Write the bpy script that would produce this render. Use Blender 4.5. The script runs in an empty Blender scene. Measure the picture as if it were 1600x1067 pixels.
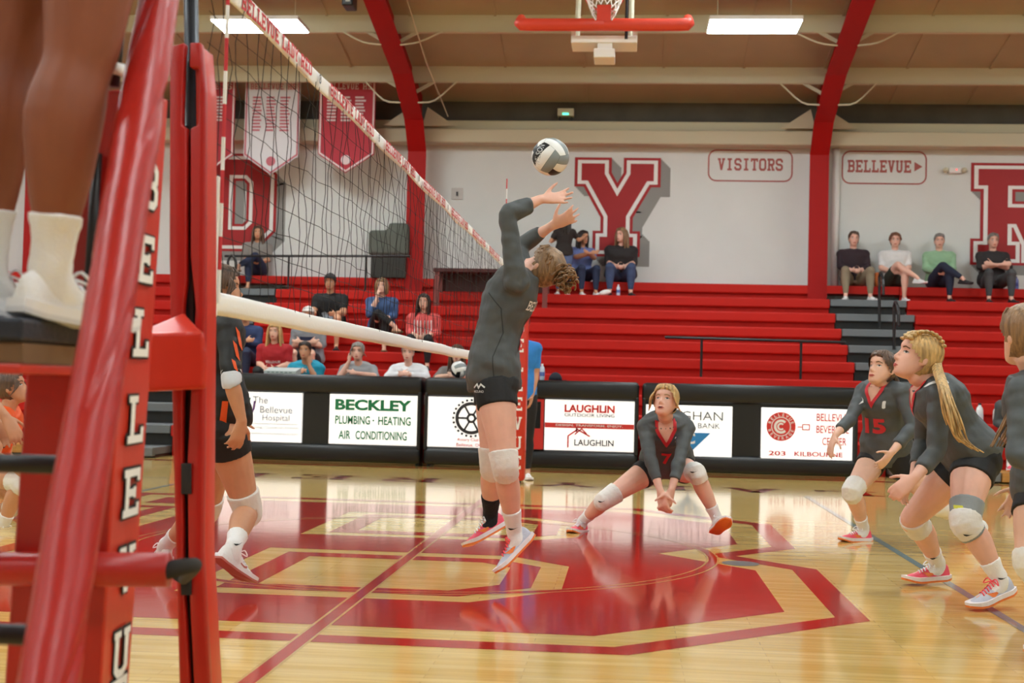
import bpy, bmesh, math, random
import numpy as np
from mathutils import Vector, Matrix, noise
from mathutils.bvhtree import BVHTree
random.seed(7)
rng = np.random.default_rng(7)
SC = bpy.context.scene
COL = SC.collection
V = lambda *a: np.array(a, float)

# ---------------------------------------------------------------- camera
F_PX, YAW, PITCH, ROLL = 2057.59, -0.0883229, 0.0326104, 0.0245048
CAM = V(1.246497, -3.846172, 1.018333)
def cam_axes():
    cy, sy, cp, sp = math.cos(YAW), math.sin(YAW), math.cos(PITCH), math.sin(PITCH)
    f = V(sy*cp, cy*cp, sp); r = V(cy, -sy, 0); u = np.cross(r, f)
    cr, sr = math.cos(ROLL), math.sin(ROLL)
    return cr*r+sr*u, -sr*r+cr*u, f
CR, CU, CF = cam_axes()
cd = bpy.data.cameras.new('camera'); cam = bpy.data.objects.new('camera', cd); COL.objects.link(cam)
cam.matrix_world = Matrix(((CR[0], CU[0], -CF[0], CAM[0]), (CR[1], CU[1], -CF[1], CAM[1]), (CR[2], CU[2], -CF[2], CAM[2]), (0, 0, 0, 1)))
cd.sensor_width = 36.0; cd.lens = F_PX*36.0/1600.0
cd.clip_start = 0.05; cd.clip_end = 200
cd.dof.use_dof = True; cd.dof.focus_distance = 6.9; cd.dof.aperture_fstop = 4.0
SC.camera = cam
# ---------------------------------------------------------------- world, exposure
w = bpy.data.worlds.new('world'); SC.world = w; w.use_nodes = True
w.node_tree.nodes['Background'].inputs[0].default_value = (0.9, 0.93, 1.0, 1)
w.node_tree.nodes['Background'].inputs[1].default_value = 0.25
SC.view_settings.view_transform = 'Standard'; SC.view_settings.look = 'None'
SC.view_settings.gamma = 1.0; SC.view_settings.exposure = 0.0
SC.view_settings.use_curve_mapping = False
LAMP_POWER = 49.0          # emission strength of every ceiling panel
SIGN_POWER = 0.5          # backlit advertising panels

def P(px, py, Y):
    """photo pixel (1600x1067) -> world point on the vertical plane Y"""
    d = CF + CR*(px-800)/F_PX - CU*(py-533.5)/F_PX
    return CAM + d*((Y-CAM[1])/d[1])
def PX(px, py, X):
    d = CF + CR*(px-800)/F_PX - CU*(py-533.5)/F_PX
    return CAM + d*((X-CAM[0])/d[0])
def PF(px, py, Z=0.0):
    d = CF + CR*(px-800)/F_PX - CU*(py-533.5)/F_PX
    return CAM + d*((Z-CAM[2])/d[2])

# ---------------------------------------------------------------- materials
def lin(c):
    if isinstance(c, str):
        c = [int(c[i:i+2], 16)/255 for i in (1, 3, 5)]
    return [x/12.92 if x <= .04045 else ((x+.055)/1.055)**2.4 for x in c]
MATS = {}
def mat(name, color, rough=.6, metal=0., var=.0, vscale=6., bump=0., bscale=40., coat=0., emit=0., spec=.5, stretch=(1,1,1), sheen=0.):
    if name in MATS: return MATS[name]
    m = bpy.data.materials.new(name); m.use_nodes = True
    nt = m.node_tree; b = nt.nodes['Principled BSDF']; L = nt.links.new
    c = lin(color)
    b.inputs['Base Color'].default_value = (*c, 1); b.inputs['Roughness'].default_value = rough
    b.inputs['Metallic'].default_value = metal; b.inputs['Coat Weight'].default_value = coat
    b.inputs['Specular IOR Level'].default_value = spec
    if sheen: b.inputs['Sheen Weight'].default_value = sheen
    if emit:
        b.inputs['Emission Color'].default_value = (*c, 1); b.inputs['Emission Strength'].default_value = emit
    if var or bump:
        tc = nt.nodes.new('ShaderNodeTexCoord'); mp = nt.nodes.new('ShaderNodeMapping')
        mp.inputs['Scale'].default_value = stretch; L(tc.outputs['Object'], mp.inputs[0])
    if var:
        n = nt.nodes.new('ShaderNodeTexNoise'); n.inputs['Scale'].default_value = vscale; n.inputs['Detail'].default_value = 4
        L(mp.outputs[0], n.inputs['Vector'])
        r = nt.nodes.new('ShaderNodeValToRGB')
        r.color_ramp.elements[0].color = (*[max(0, x*(1-var)) for x in c], 1)
        r.color_ramp.elements[1].color = (*[min(1, x*(1+var)) for x in c], 1)
        r.color_ramp.elements[0].position = .3; r.color_ramp.elements[1].position = .7
        L(n.outputs['Fac'], r.inputs[0]); L(r.outputs[0], b.inputs['Base Color'])
    if bump:
        n = nt.nodes.new('ShaderNodeTexNoise'); n.inputs['Scale'].default_value = bscale; n.inputs['Detail'].default_value = 3
        L(mp.outputs[0], n.inputs['Vector'])
        bp = nt.nodes.new('ShaderNodeBump'); bp.inputs['Strength'].default_value = bump; bp.inputs['Distance'].default_value = .01
        L(n.outputs['Fac'], bp.inputs['Height']); L(bp.outputs[0], b.inputs['Normal'])
    MATS[name] = m
    return m
def wood_floor_mat():
    m = bpy.data.materials.new('maple_floor'); m.use_nodes = True; nt = m.node_tree; L = nt.links.new
    b = nt.nodes['Principled BSDF']
    tc = nt.nodes.new('ShaderNodeTexCoord')
    br = nt.nodes.new('ShaderNodeTexBrick'); br.inputs['Scale'].default_value = 1
    br.inputs['Brick Width'].default_value = .9; br.inputs['Row Height'].default_value = .057
    br.inputs['Mortar Size'].default_value = .0008; br.inputs['Bias'].default_value = 0.0
    br.offset = .37; br.offset_frequency = 2
    br.inputs['Color1'].default_value = (*lin('#e6c680'), 1); br.inputs['Color2'].default_value = (*lin('#d6b264'), 1)
    br.inputs['Mortar'].default_value = (*lin('#a87f45'), 1)
    L(tc.outputs['Object'], br.inputs['Vector'])
    mp = nt.nodes.new('ShaderNodeMapping'); mp.inputs['Scale'].default_value = (.8, 14, 1); L(tc.outputs['Object'], mp.inputs[0])
    n = nt.nodes.new('ShaderNodeTexNoise'); n.inputs['Scale'].default_value = 3; n.inputs['Detail'].default_value = 6
    L(mp.outputs[0], n.inputs['Vector'])
    mx = nt.nodes.new('ShaderNodeMix'); mx.data_type = 'RGBA'; mx.blend_type = 'MULTIPLY'
    rp = nt.nodes.new('ShaderNodeValToRGB'); rp.color_ramp.elements[0].color = (.80, .74, .62, 1); rp.color_ramp.elements[1].color = (1.06, 1.03, 1, 1)
    rp.color_ramp.elements[0].position = .3; rp.color_ramp.elements[1].position = .62
    L(n.outputs['Fac'], rp.inputs[0]); mx.inputs[0].default_value = .8
    L(br.outputs['Color'], mx.inputs[6]); L(rp.outputs[0], mx.inputs[7]); L(mx.outputs[2], b.inputs['Base Color'])
    b.inputs['Roughness'].default_value = .10; b.inputs['Specular IOR Level'].default_value = .5; b.inputs['Coat Weight'].default_value = .12; b.inputs['Coat Roughness'].default_value = .04
    n2 = nt.nodes.new('ShaderNodeTexNoise'); n2.inputs['Scale'].default_value = 9; n2.inputs['Detail'].default_value = 2; L(tc.outputs['Object'], n2.inputs['Vector'])
    bp = nt.nodes.new('ShaderNodeBump'); bp.inputs['Strength'].default_value = .025; bp.inputs['Distance'].default_value = .02
    L(n2.outputs['Fac'], bp.inputs['Height']); L(bp.outputs[0], b.inputs['Normal']); L(bp.outputs[0], b.inputs['Coat Normal'])
    return m
def floor_paint(name, c):
    m = mat(name, c, .10, var=.06, vscale=2.5, coat=.12, bump=.025, bscale=9)
    m.node_tree.nodes['Principled BSDF'].inputs['Coat Roughness'].default_value = .04
    return m

# ---------------------------------------------------------------- mesh building
ORG = {}
def org(o): return ORG.get(o.name, V(0, 0, 0)) if o is not None else V(0, 0, 0)
def tag(o, label, cat, group=None):
    o['label'] = label; o['category'] = cat
    if group: o['group'] = group
    return o
def thing(name, label, cat, loc=(0, 0, 0), group=None):
    o = bpy.data.objects.new(name, None); COL.objects.link(o); o.location = loc
    o.empty_display_size = .1
    ORG[o.name] = V(*loc); return tag(o, label, cat, group)
def link(name, me, parent=None, loc=None):
    """me holds world coordinates; they are stored relative to the parent's base (or loc)"""
    o = bpy.data.objects.new(name, me); COL.objects.link(o)
    if parent is not None:
        base = org(parent); o.parent = parent
    else:
        base = V(*loc) if loc is not None else V(0, 0, 0); o.location = base
    if abs(base).max() > 0: me.transform(Matrix.Translation(Vector(-base)))
    ORG[o.name] = base
    return o
class MB:
    def __init__(s): s.v = []; s.f = []
    def add(s, v, f):
        k = len(s.v); s.v.extend([tuple(map(float, p)) for p in v]); s.f.extend([tuple(i+k for i in q) for q in f]); return s
    def box(s, lo, hi, bev=0):
        (a, b, c), (d, e, f) = lo, hi
        if bev:
            bm = bmesh.new(); bmesh.ops.create_cube(bm, size=1)
            for q in bm.verts: q.co = Vector(((a+d)/2+q.co.x*(d-a), (b+e)/2+q.co.y*(e-b), (c+f)/2+q.co.z*(f-c)))
            bmesh.ops.bevel(bm, geom=bm.edges[:], offset=bev, segments=2, affect='EDGES', profile=.5)
            bm.verts.ensure_lookup_table()
            s.add([q.co for q in bm.verts], [[x.index for x in q.verts] for q in bm.faces]); bm.free(); return s
        v = [(a,b,c),(d,b,c),(d,e,c),(a,e,c),(a,b,f),(d,b,f),(d,e,f),(a,e,f)]
        return s.add(v, [(0,3,2,1),(4,5,6,7),(0,1,5,4),(1,2,6,5),(2,3,7,6),(3,0,4,7)])
    def hexa(s, v): # 8 corners: bottom ring 4, top ring 4
        return s.add(v, [(0,3,2,1),(4,5,6,7),(0,1,5,4),(1,2,6,5),(2,3,7,6),(3,0,4,7)])
    def prism(s, poly, d):
        """poly: 3D points, extruded by the vector d"""
        n = len(poly); d = np.array(d, float)
        a = [np.array(p, float) for p in poly]
        return s.add(a+[p+d for p in a], [tuple(range(n))[::-1], tuple(range(n, 2*n))]+[(i, (i+1) % n, n+(i+1) % n, n+i) for i in range(n)])
    def rings(s, R, cap=True):
        n = len(R[0]); v = [p for r in R for p in r]; f = []
        for i in range(len(R)-1):
            for j in range(n):
                f.append((i*n+j, i*n+(j+1) % n, (i+1)*n+(j+1) % n, (i+1)*n+j))
        if cap:
            f.append(tuple(range(n))[::-1]); f.append(tuple(range((len(R)-1)*n, len(R)*n)))
        return s.add(v, f)
    def tube(s, pts, rad, n=12, sub=4, side=None, dome=True):
        return s.rings(tube_rings(pts, rad, n, sub, side, dome))
    def rod(s, a, b, r, n=12): return s.rings(tube_rings([a, b], [r, r], n, 1, None, False))
    def ell(s, c, A, n=12, m=8):
        """ellipsoid: c centre, A rows = axis vectors (scaled)"""
        A = np.array(A, float); c = np.array(c, float); R = []
        for i in range(m+1):
            t = math.pi*(i+.02 if i == 0 else (i-.02 if i == m else i))/m
            R.append([c+A[0]*math.sin(t)*math.cos(2*math.pi*j/n)+A[1]*math.sin(t)*math.sin(2*math.pi*j/n)+A[2]*math.cos(t) for j in range(n)])
        return s.rings(R)
    def mesh(s, name='m'):
        me = bpy.data.meshes.new(name); me.from_pydata(s.v, [], s.f); me.update(); return me
    def build(s, name, m, parent=None, smooth=False, loc=None, fixn=True):
        me = s.mesh(name)
        if fixn:
            bm = bmesh.new(); bm.from_mesh(me); bmesh.ops.recalc_face_normals(bm, faces=bm.faces[:]); bm.to_mesh(me); bm.free()
        if smooth: me.shade_smooth()
        me.materials.append(m)
        return link(name, me, parent, loc)
def nrm(a):
    a = np.array(a, float); l = np.linalg.norm(a); return a/l if l > 1e-9 else a
def cr_interp(pts, sub):
    p = np.array(pts, float)
    if p.ndim == 1: p = p[:, None]
    if len(p) == 2 or sub == 1:
        out = []
        for i in range(len(p)-1):
            for k in range(sub): out.append(p[i]+(p[i+1]-p[i])*k/sub)
        return np.array(out+[p[-1]])
    q = np.vstack([2*p[0]-p[1], p, 2*p[-1]-p[-2]]); out = []
    for i in range(1, len(q)-2):
        for k in range(sub):
            t = k/sub
            out.append(.5*((2*q[i])+(-q[i-1]+q[i+1])*t+(2*q[i-1]-5*q[i]+4*q[i+1]-q[i+2])*t*t+(-q[i-1]+3*q[i]-3*q[i+1]+q[i+2])*t**3))
    return np.array(out+[p[-1]])
def tube_rings(pts, rad, n=12, sub=4, side=None, dome=True):
    p = cr_interp(pts, sub)
    r = cr_interp([(x, x) if np.isscalar(x) else x for x in rad], sub)
    T = np.gradient(p, axis=0); T = T/np.maximum(np.linalg.norm(T, axis=1, keepdims=True), 1e-9)
    t = T[0]
    s = np.array(side, float) if side is not None else (V(1, 0, 0) if abs(t[0]) < .8 else V(0, 1, 0))
    s = nrm(s-t*np.dot(s, t)); R = []
    ang = np.arange(n)*2*math.pi/n
    def ring(c, s, t, a, b):
        u = np.cross(t, s)
        return [c+s*a*math.cos(q)+u*b*math.sin(q) for q in ang]
    for i in range(len(p)):
        s = nrm(s-T[i]*np.dot(s, T[i]))
        if i == 0 and dome:
            for k in (.98, .75):
                R.append(ring(p[0]-T[0]*min(r[0])*k*.8, s, T[0], r[0][0]*math.sqrt(1-k*k), r[0][1]*math.sqrt(1-k*k)))
        R.append(ring(p[i], s, T[i], r[i][0], r[i][1]))
    if dome:
        for k in (.75, .98):
            R.append(ring(p[-1]+T[-1]*min(r[-1])*k*.8, s, T[-1], r[-1][0]*math.sqrt(1-k*k), r[-1][1]*math.sqrt(1-k*k)))
    return R
WORK = bpy.data.scenes.new('workbench')       # scratch scene for modifier and font evaluation, removed at the end
def evaluated(o):
    vl = WORK.view_layers[0]; vl.update()
    return bpy.data.meshes.new_from_object(o.evaluated_get(vl.depsgraph))
def remesh(mb, voxel, it=3, fac=.5):
    o = bpy.data.objects.new('tmp', mb.mesh('tmp')); WORK.collection.objects.link(o)
    m = o.modifiers.new('r', 'REMESH'); m.mode = 'VOXEL'; m.voxel_size = voxel
    if it:
        s = o.modifiers.new('s', 'SMOOTH'); s.factor = fac; s.iterations = it
    me = evaluated(o)
    old = o.data; bpy.data.objects.remove(o); bpy.data.meshes.remove(old)
    me.shade_smooth(); return me
def ruffle(me, fn):
    """push every vertex along its normal by fn(x, y, z)"""
    n = len(me.vertices); co = np.empty(n*3); me.vertices.foreach_get('co', co); co = co.reshape(-1, 3)
    no = np.array([v.vector[:] for v in me.vertex_normals])
    co += no*np.array([fn(*p) for p in co.tolist()])[:, None]
    me.vertices.foreach_set('co', co.ravel()); me.update()
def bvh_of(me): return BVHTree.FromPolygons([v.co[:] for v in me.vertices], [p.vertices[:] for p in me.polygons])
# ---------------------------------------------------------------- lettering
def text2d(s, size=1., bold=0., space=1., width=None):
    """the built-in font as flat 2D verts/faces, centred"""
    c = bpy.data.curves.new('t', 'FONT'); c.body = s; c.size = 1.; c.offset = bold; c.resolution_u = 3; c.space_character = space
    c.align_x = 'CENTER'
    o = bpy.data.objects.new('t', c); WORK.collection.objects.link(o)
    me = evaluated(o)
    v = np.array([q.co[:2] for q in me.vertices]); f = [tuple(p.vertices) for p in me.polygons]
    bpy.data.objects.remove(o); bpy.data.curves.remove(c); bpy.data.meshes.remove(me)
    lo, hi = v.min(0), v.max(0)
    v = v-(lo+hi)/2; v = v*size/(hi[1]-lo[1])
    if width: v[:, 0] *= width/(v[:, 0].max()-v[:, 0].min())
    return v, f
# slab block letters as strokes on a 5 x 7 grid: list of (points, half width)
H = .55
def _st(*p, h=H): return (list(p), h)
GLY = {
 'B': [_st((1.2,0),(1.2,7)), _st((0,6.5),(3.7,6.5),(4.4,5.8),(4.4,4.3),(3.7,3.6),(1,3.6)), _st((3.7,3.6),(4.45,2.8),(4.45,1.2),(3.7,.5),(0,.5))],
 'E': [_st((1.2,0),(1.2,7)), _st((0,6.5),(5,6.5)), _st((0,.5),(5,.5)), _st((1,3.5),(3.6,3.5)), _st((4.6,6.9),(4.6,5.2),h=.4), _st((4.6,.1),(4.6,1.8),h=.4), _st((3.4,2.7),(3.4,4.3),h=.35)],
 'L': [_st((1.4,0),(1.4,7)), _st((0,6.55),(2.8,6.55),h=.45), _st((0,.5),(5,.5)), _st((4.6,.1),(4.6,2.2),h=.4)],
 'V': [_st((1,6.6),(2.5,.2)), _st((4,6.6),(2.5,.2)), _st((0,6.55),(2,6.55),h=.45), _st((3,6.55),(5,6.55),h=.45)],
 'U': [_st((1,6.6),(1,1.3),(1.8,.5),(3.2,.5),(4,1.3),(4,6.6)), _st((0,6.55),(2,6.55),h=.45), _st((3,6.55),(5,6.55),h=.45)],
 'A': [_st((.9,.3),(2.5,6.9)), _st((4.1,.3),(2.5,6.9)), _st((1.4,2.3),(3.6,2.3),h=.45), _st((0,.45),(1.9,.45),h=.45), _st((3.1,.45),(5,.45),h=.45)],
 'D': [_st((1.2,0),(1.2,7)), _st((0,6.5),(3.5,6.5),(4.4,5.5),(4.4,1.5),(3.5,.5),(0,.5))],
 'Y': [_st((.75,6.4),(2.5,2.9)), _st((4.25,6.4),(2.5,2.9)), _st((2.5,3.2),(2.5,.2)), _st((0,6.4),(1.45,6.4),h=.6), _st((3.55,6.4),(5,6.4),h=.6), _st((1.4,.45),(3.6,.45),h=.45)],
 'R': [_st((1.2,0),(1.2,7)), _st((0,6.5),(3.7,6.5),(4.4,5.8),(4.4,4.2),(3.7,3.4),(1,3.4)), _st((2.9,3.4),(4.1,.3)), _st((0,.45),(2.3,.45),h=.45), _st((3.2,.45),(5,.45),h=.45)],
 'I': [_st((2.5,0),(2.5,7)), _st((1,6.55),(4,6.55),h=.45), _st((1,.45),(4,.45),h=.45)],
 'S': [_st((4.4,4.9),(4.4,5.7),(3.6,6.5),(1.4,6.5),(.6,5.7),(.6,4.4),(1.4,3.6),(3.6,3.4),(4.4,2.6),(4.4,1.3),(3.6,.5),(1.4,.5),(.6,1.3),(.6,2.1))],
 'T': [_st((2.5,0),(2.5,6.6)), _st((0,6.5),(5,6.5)), _st((.4,6.9),(.4,5.2),h=.4), _st((4.6,6.9),(4.6,5.2),h=.4), _st((1.3,.45),(3.7,.45),h=.45)],
 'O': [_st((1.4,.5),(.6,1.4),(.6,5.6),(1.4,6.5),(3.6,6.5),(4.4,5.6),(4.4,1.4),(3.6,.5),(1.4,.5))],
 'H': [_st((1,0),(1,7)), _st((4,0),(4,7)), _st((1,3.5),(4,3.5)), _st((0,.45),(2,.45),h=.45), _st((0,6.55),(2,6.55),h=.45), _st((3,.45),(5,.45),h=.45), _st((3,6.55),(5,6.55),h=.45)],
}
def stroke2d(pts, h):
    """mitred strip around an open (or closed) polyline"""
    p = [np.array(q, float) for q in pts]; closed = np.allclose(p[0], p[-1]) and len(p) > 2
    if closed: p = p[:-1]
    n = len(p); L, R = [], []
    for i in range(n):
        a = p[i-1] if (i > 0 or closed) else None; b = p[(i+1) % n] if (i < n-1 or closed) else None
        d1 = nrm(p[i]-a) if a is not None else None; d2 = nrm(b-p[i]) if b is not None else None
        if d1 is None: d1 = d2
        if d2 is None: d2 = d1
        n1 = np.array([-d1[1], d1[0]]); n2 = np.array([-d2[1], d2[0]]); m = n1+n2; m = m/max(.3, np.dot(m, n1))
        L.append(p[i]+m*h); R.append(p[i]-m*h)
    v = L+R; f = []
    for i in range(n if closed else n-1):
        j = (i+1) % n; f.append((n+i, n+j, j, i))
    return v, f
def glyph2d(ch, grow=0.):
    vs, fs = [], []
    for pts, h in GLY[ch]:
        p = [np.array(q, float) for q in pts]
        if grow and not np.allclose(p[0], p[-1]):
            p[0] = p[0]-nrm(p[1]-p[0])*grow; p[-1] = p[-1]+nrm(p[-1]-p[-2])*grow
        v, f = stroke2d(p, h+grow); k = len(vs); vs += v; fs += [tuple(i+k for i in q) for q in f]
    return np.array(vs), fs
def slab2d(s, size, adv=5.9, grow=0., width=None):
    vs, fs, x = [], [], 0
    for ch in s:
        if ch != ' ':
            v, f = glyph2d(ch, grow); k = len(vs); vs += list(v+[x, 0]); fs += [tuple(i+k for i in q) for q in f]
        x += adv if ch != ' ' else adv*.6
    v = np.array(vs); v = v-[(x-adv+5)/2, 3.5]; v *= size/7
    if width: v[:, 0] *= width/(v[:, 0].max()-v[:, 0].min())
    return v, fs
def flat(vf, o, U, W, t=0., stag=True):
    """2D verts/faces placed at o with axes U (right) and W (up); returns MB; t = thickness along UxW"""
    v, f = vf; o = np.array(o, float); U = np.array(U, float); W = np.array(W, float); mb = MB()
    a = [o+U*q[0]+W*q[1] for q in v]
    if t:
        N = nrm(np.cross(U, W))*t
        for q in f: mb.prism([a[i] for i in q], N)
    else:
        N = nrm(np.cross(U, W))*(1 if stag else 0)        # overlapping strokes lie a hair above one another
        for i, q in enumerate(f): mb.add([a[j]+N*(2e-4*(i % 12)) for j in q], [tuple(range(len(q)))])
    return mb
def rrect(w, h, r, k=4):
    pts = []
    for cx, cy, a0 in ((w/2-r, h/2-r, 0), (-w/2+r, h/2-r, 90), (-w/2+r, -h/2+r, 180), (w/2-r, -h/2+r, 270)):
        for i in range(k+1):
            a = math.radians(a0+90*i/k); pts.append((cx+r*math.cos(a), cy+r*math.sin(a)))
    return pts
def poly2d(pts): return np.array(pts, float), [tuple(range(len(pts)))]
def disc2d(r, n=24, c=(0, 0)): return poly2d([(c[0]+r*math.cos(2*math.pi*i/n), c[1]+r*math.sin(2*math.pi*i/n)) for i in range(n)])
def ring2d(r0, r1, n=32, c=(0, 0)):
    v = [(c[0]+r*math.cos(2*math.pi*i/n), c[1]+r*math.sin(2*math.pi*i/n)) for r in (r0, r1) for i in range(n)]
    return np.array(v), [(i, (i+1) % n, n+(i+1) % n, n+i) for i in range(n)]
def merge2d(*a):
    vs, fs = [], []
    for v, f in a:
        k = len(vs); vs += [tuple(q) for q in v]; fs += [tuple(i+k for i in q) for q in f]
    return np.array(vs, float), fs
def shift(vf, dx, dy): return np.array(vf[0])+[dx, dy], vf[1]
def swoosh2d(s=1.):
    t = [(-.5,.05),(-.36,-.14),(-.2,-.19),(.0,-.13),(.5,.12),(.1,-.02),(-.15,-.08),(-.3,-.06),(-.38,.02)]
    return poly2d([(x*s, y*s) for x, y in t])
# ================================================================ the gym
M_WALL = mat('wall_paint', '#d9dcd8', .7, var=.03, vscale=1.2)
M_CEIL = mat('ceiling_panel', '#aeaa8c', .75, var=.05, vscale=1.5)
M_PURL = mat('purlin_steel', '#cdc9ae', .6)
M_LEDGE = mat('ledge_steel', '#c9c0a2', .6)
M_DARK = mat('dark_insulation', '#5c574e', .9, var=.12, vscale=3)
M_FRAME = mat('frame_red', '#a3120f', .6, spec=.25)
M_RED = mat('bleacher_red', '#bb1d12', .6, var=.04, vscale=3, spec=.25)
M_RED2 = mat('bleacher_red_shaded', '#ab1a11', .65, var=.05, vscale=3, spec=.2)  # riser shade put into a slightly darker copy of the seat red
M_PRED = floor_paint('court_red', '#b22a20')
M_PRED2 = floor_paint('court_dark_red', '#8e201a')
M_PGREY = floor_paint('court_grey', '#7e9090')
M_WHITE = mat('white_plain', '#eceae6', .6)
M_BLACK = mat('black_vinyl', '#121314', .38, bump=.05, bscale=60)
M_BLKMET = mat('black_metal', '#17181a', .4)
M_WOOD = mat('kick_wood', '#b5813f', .5, var=.15, vscale=5, stretch=(1, 8, 8))
M_LAMP = mat('lamp_diffuser', '#ffffff', .5, emit=LAMP_POWER)
M_LAMP.node_tree.nodes['Principled BSDF'].inputs['Emission Color'].default_value = (.88, .97, 1, 1)
M_GREY = mat('step_grey', '#6d7173', .6)
def struct(name, mb, m, smooth=False):
    o = mb.build(name, m, None, smooth); o['kind'] = 'structure'; return o
X0, X1, YN, YB = -15.4, 17.6, -9.9, 18.5
floor = struct('floor', MB().box((X0, YN, -.2), (X1, YB, 0)), wood_floor_mat())
wall_back = struct('wall_back', MB().box((X0, YB, 0), (X1, YB+.2, 5.45)), M_WALL)
struct('wall_left', MB().box((X0-.2, YN, 0), (X0, YB, 9)), M_WALL)
struct('wall_right', MB().box((X1, YN, 0), (X1+.2, YB, 9)), M_WALL)
struct('wall_front', MB().box((X0, YN-.2, 0), (X1, YN, 5.9)), M_WALL)
# dark insulated strip above the block wall
struct('trim_1', MB().box((X0, 18.55, 5.45), (X1, 18.75, 6.0)), M_DARK)
struct('trim_2', MB().box((X0, 18.15, 5.09), (X1, 18.49, 5.33), .02), M_LEDGE)
struct('trim_3', MB().box((X0, 18.30, 5.335), (X1, 18.545, 5.50), .02), M_LEDGE)
RIDGE_Y = 4.25
def ceil_z(Y): return 5.9+.2*(18.4-Y) if Y >= RIDGE_Y else 5.9+.2*(18.4-(2*RIDGE_Y-Y))
zr = ceil_z(RIDGE_Y)
cm = MB()
ye, yo = 18.75, 2*RIDGE_Y-18.75
cm.hexa([(X0, RIDGE_Y, zr), (X1, RIDGE_Y, zr), (X1, ye, ceil_z(ye)), (X0, ye, ceil_z(ye)), (X0, RIDGE_Y, zr+.2), (X1, RIDGE_Y, zr+.2), (X1, ye, ceil_z(ye)+.2), (X0, ye, ceil_z(ye)+.2)])
cm.hexa([(X0, yo, ceil_z(yo)), (X1, yo, ceil_z(yo)), (X1, RIDGE_Y, zr), (X0, RIDGE_Y, zr), (X0, yo, ceil_z(yo)+.2), (X1, yo, ceil_z(yo)+.2), (X1, RIDGE_Y, zr+.2), (X0, RIDGE_Y, zr+.2)])
ceiling = struct('ceiling', cm, M_CEIL)
# standing seams of the roof panels
sm = MB()
for i in range(26):
    x = X0+.6+i*1.27
    for a, b in ((18.5, RIDGE_Y+.1), (-9.5, RIDGE_Y-.1)):
        sm.hexa([(x-.02, a, ceil_z(a)-.02), (x+.02, a, ceil_z(a)-.02), (x+.02, b, ceil_z(b)-.02), (x-.02, b, ceil_z(b)-.02), (x-.02, a, ceil_z(a)), (x+.02, a, ceil_z(a)), (x+.02, b, ceil_z(b)), (x-.02, b, ceil_z(b))])
sm.build('panel_seams', M_CEIL, ceiling)
# purlins: C sections running the length of the hall
def purlin(Y):
    z = ceil_z(Y); s = 1 if Y > RIDGE_Y else -1; m = MB()
    m.box((X0, Y-.005, z-.25), (X1, Y+.005, z)); m.box((X0, min(Y, Y+s*.075), z-.26), (X1, max(Y, Y+s*.075), z-.245))
    m.box((X0, Y-.012, z-.25), (X1, Y, z-.225))
    return m.build('purlin', M_PURL, ceiling)
for k in range(8): purlin(17.17-1.735*k)
for k in range(6): purlin(2*RIDGE_Y-17.17+1.735*k+1.735)
# red rigid frames
FX = [-2.37-6.67, -2.37, 4.30, 4.30+6.67]
def frame(name, X, label):
    o = thing(name, label, 'beam', (X, 18.2, 0), 'red roof frames'); hw = .155
    def prof(s):
        # (Y, Z) inner flange line and outer line
        inn = [(17.98, 0), (17.98, 4.9), (17.55, 5.35), (16.35, 5.83), (14.0, 6.30), (RIDGE_Y, 8.05)]
        out = [(18.28, 0), (18.28, 5.0), (18.28, 5.9), (16.35, 6.29), (14.0, 6.76), (RIDGE_Y, 8.7)]
        return ([(y if s > 0 else 2*RIDGE_Y-y, z) for y, z in inn], [(y if s > 0 else 2*RIDGE_Y-y, z) for y, z in out])
    for s in (1, -1):
        inn, out = prof(s)
        fl = MB(); 
        for (a, b) in zip(inn[:-1], inn[1:]):
            d = s*.025
            fl.hexa([(X-hw, a[0], a[1]), (X+hw, a[0], a[1]), (X+hw, a[0]+d, a[1]+.01), (X-hw, a[0]+d, a[1]+.01), (X-hw, b[0], b[1]), (X+hw, b[0], b[1]), (X+hw, b[0]+d, b[1]+.03), (X-hw, b[0]+d, b[1]+.03)])
        fl.build('flange', M_FRAME, o)
        wb = MB()
        for i in range(len(inn)-1):
            a, b, c, e = inn[i], inn[i+1], out[i+1], out[i]
            wb.prism([(X-.02, a[0]+s*.02, a[1]), (X-.02, b[0]+s*.02, b[1]), (X-.02, c[0], c[1]), (X-.02, e[0], e[1])], (.04, 0, 0))
        wb.build('web', M_FRAME, o)
    # flange braces from purlins to the frame
    for Yp, zi in ((17.17, 5.53), (15.435, 6.02)):
        for s in (-1, 1):
            z = ceil_z(Yp)-.25
            MB().tube([(X+s*.15, Yp-.1, zi), (X+s*.42, Yp-.1, zi+.04), (X+s*.75, Yp, z)], [.014]*3, 6, 3).build('flange_brace', M_PURL, o)
            MB().hexa([(X+s*.03, Yp+.02, z-.16), (X+s*.03, Yp+.02, z-.22), (X+s*.03, Yp+.05, z-.22), (X+s*.03, Yp+.05, z-.16), (X+s*.42, Yp+.02, z+.06), (X+s*.42, Yp+.02, z), (X+s*.42, Yp+.05, z), (X+s*.42, Yp+.05, z+.06)]).build('purlin_strap', M_PURL, o)
    for s in (-1, 1):
        MB().prism([(X+s*.06, 18.1, 5.36), (X+s*.62, 18.1, 5.36), (X+s*.14, 18.1, 5.68)], (0, .03, 0)).build('gusset', M_LEDGE, o)
    return o
FL = ['red steel roof frame at the far left, beyond the banners', 'red steel column and rafter left of the upright wall letter Y', 'red steel column and rafter right of the VISITORS wall sign', 'red steel roof frame far right, past the wall letter R']
for X, l in zip(FX, FL): frame('roof_frame', X, l)
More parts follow.
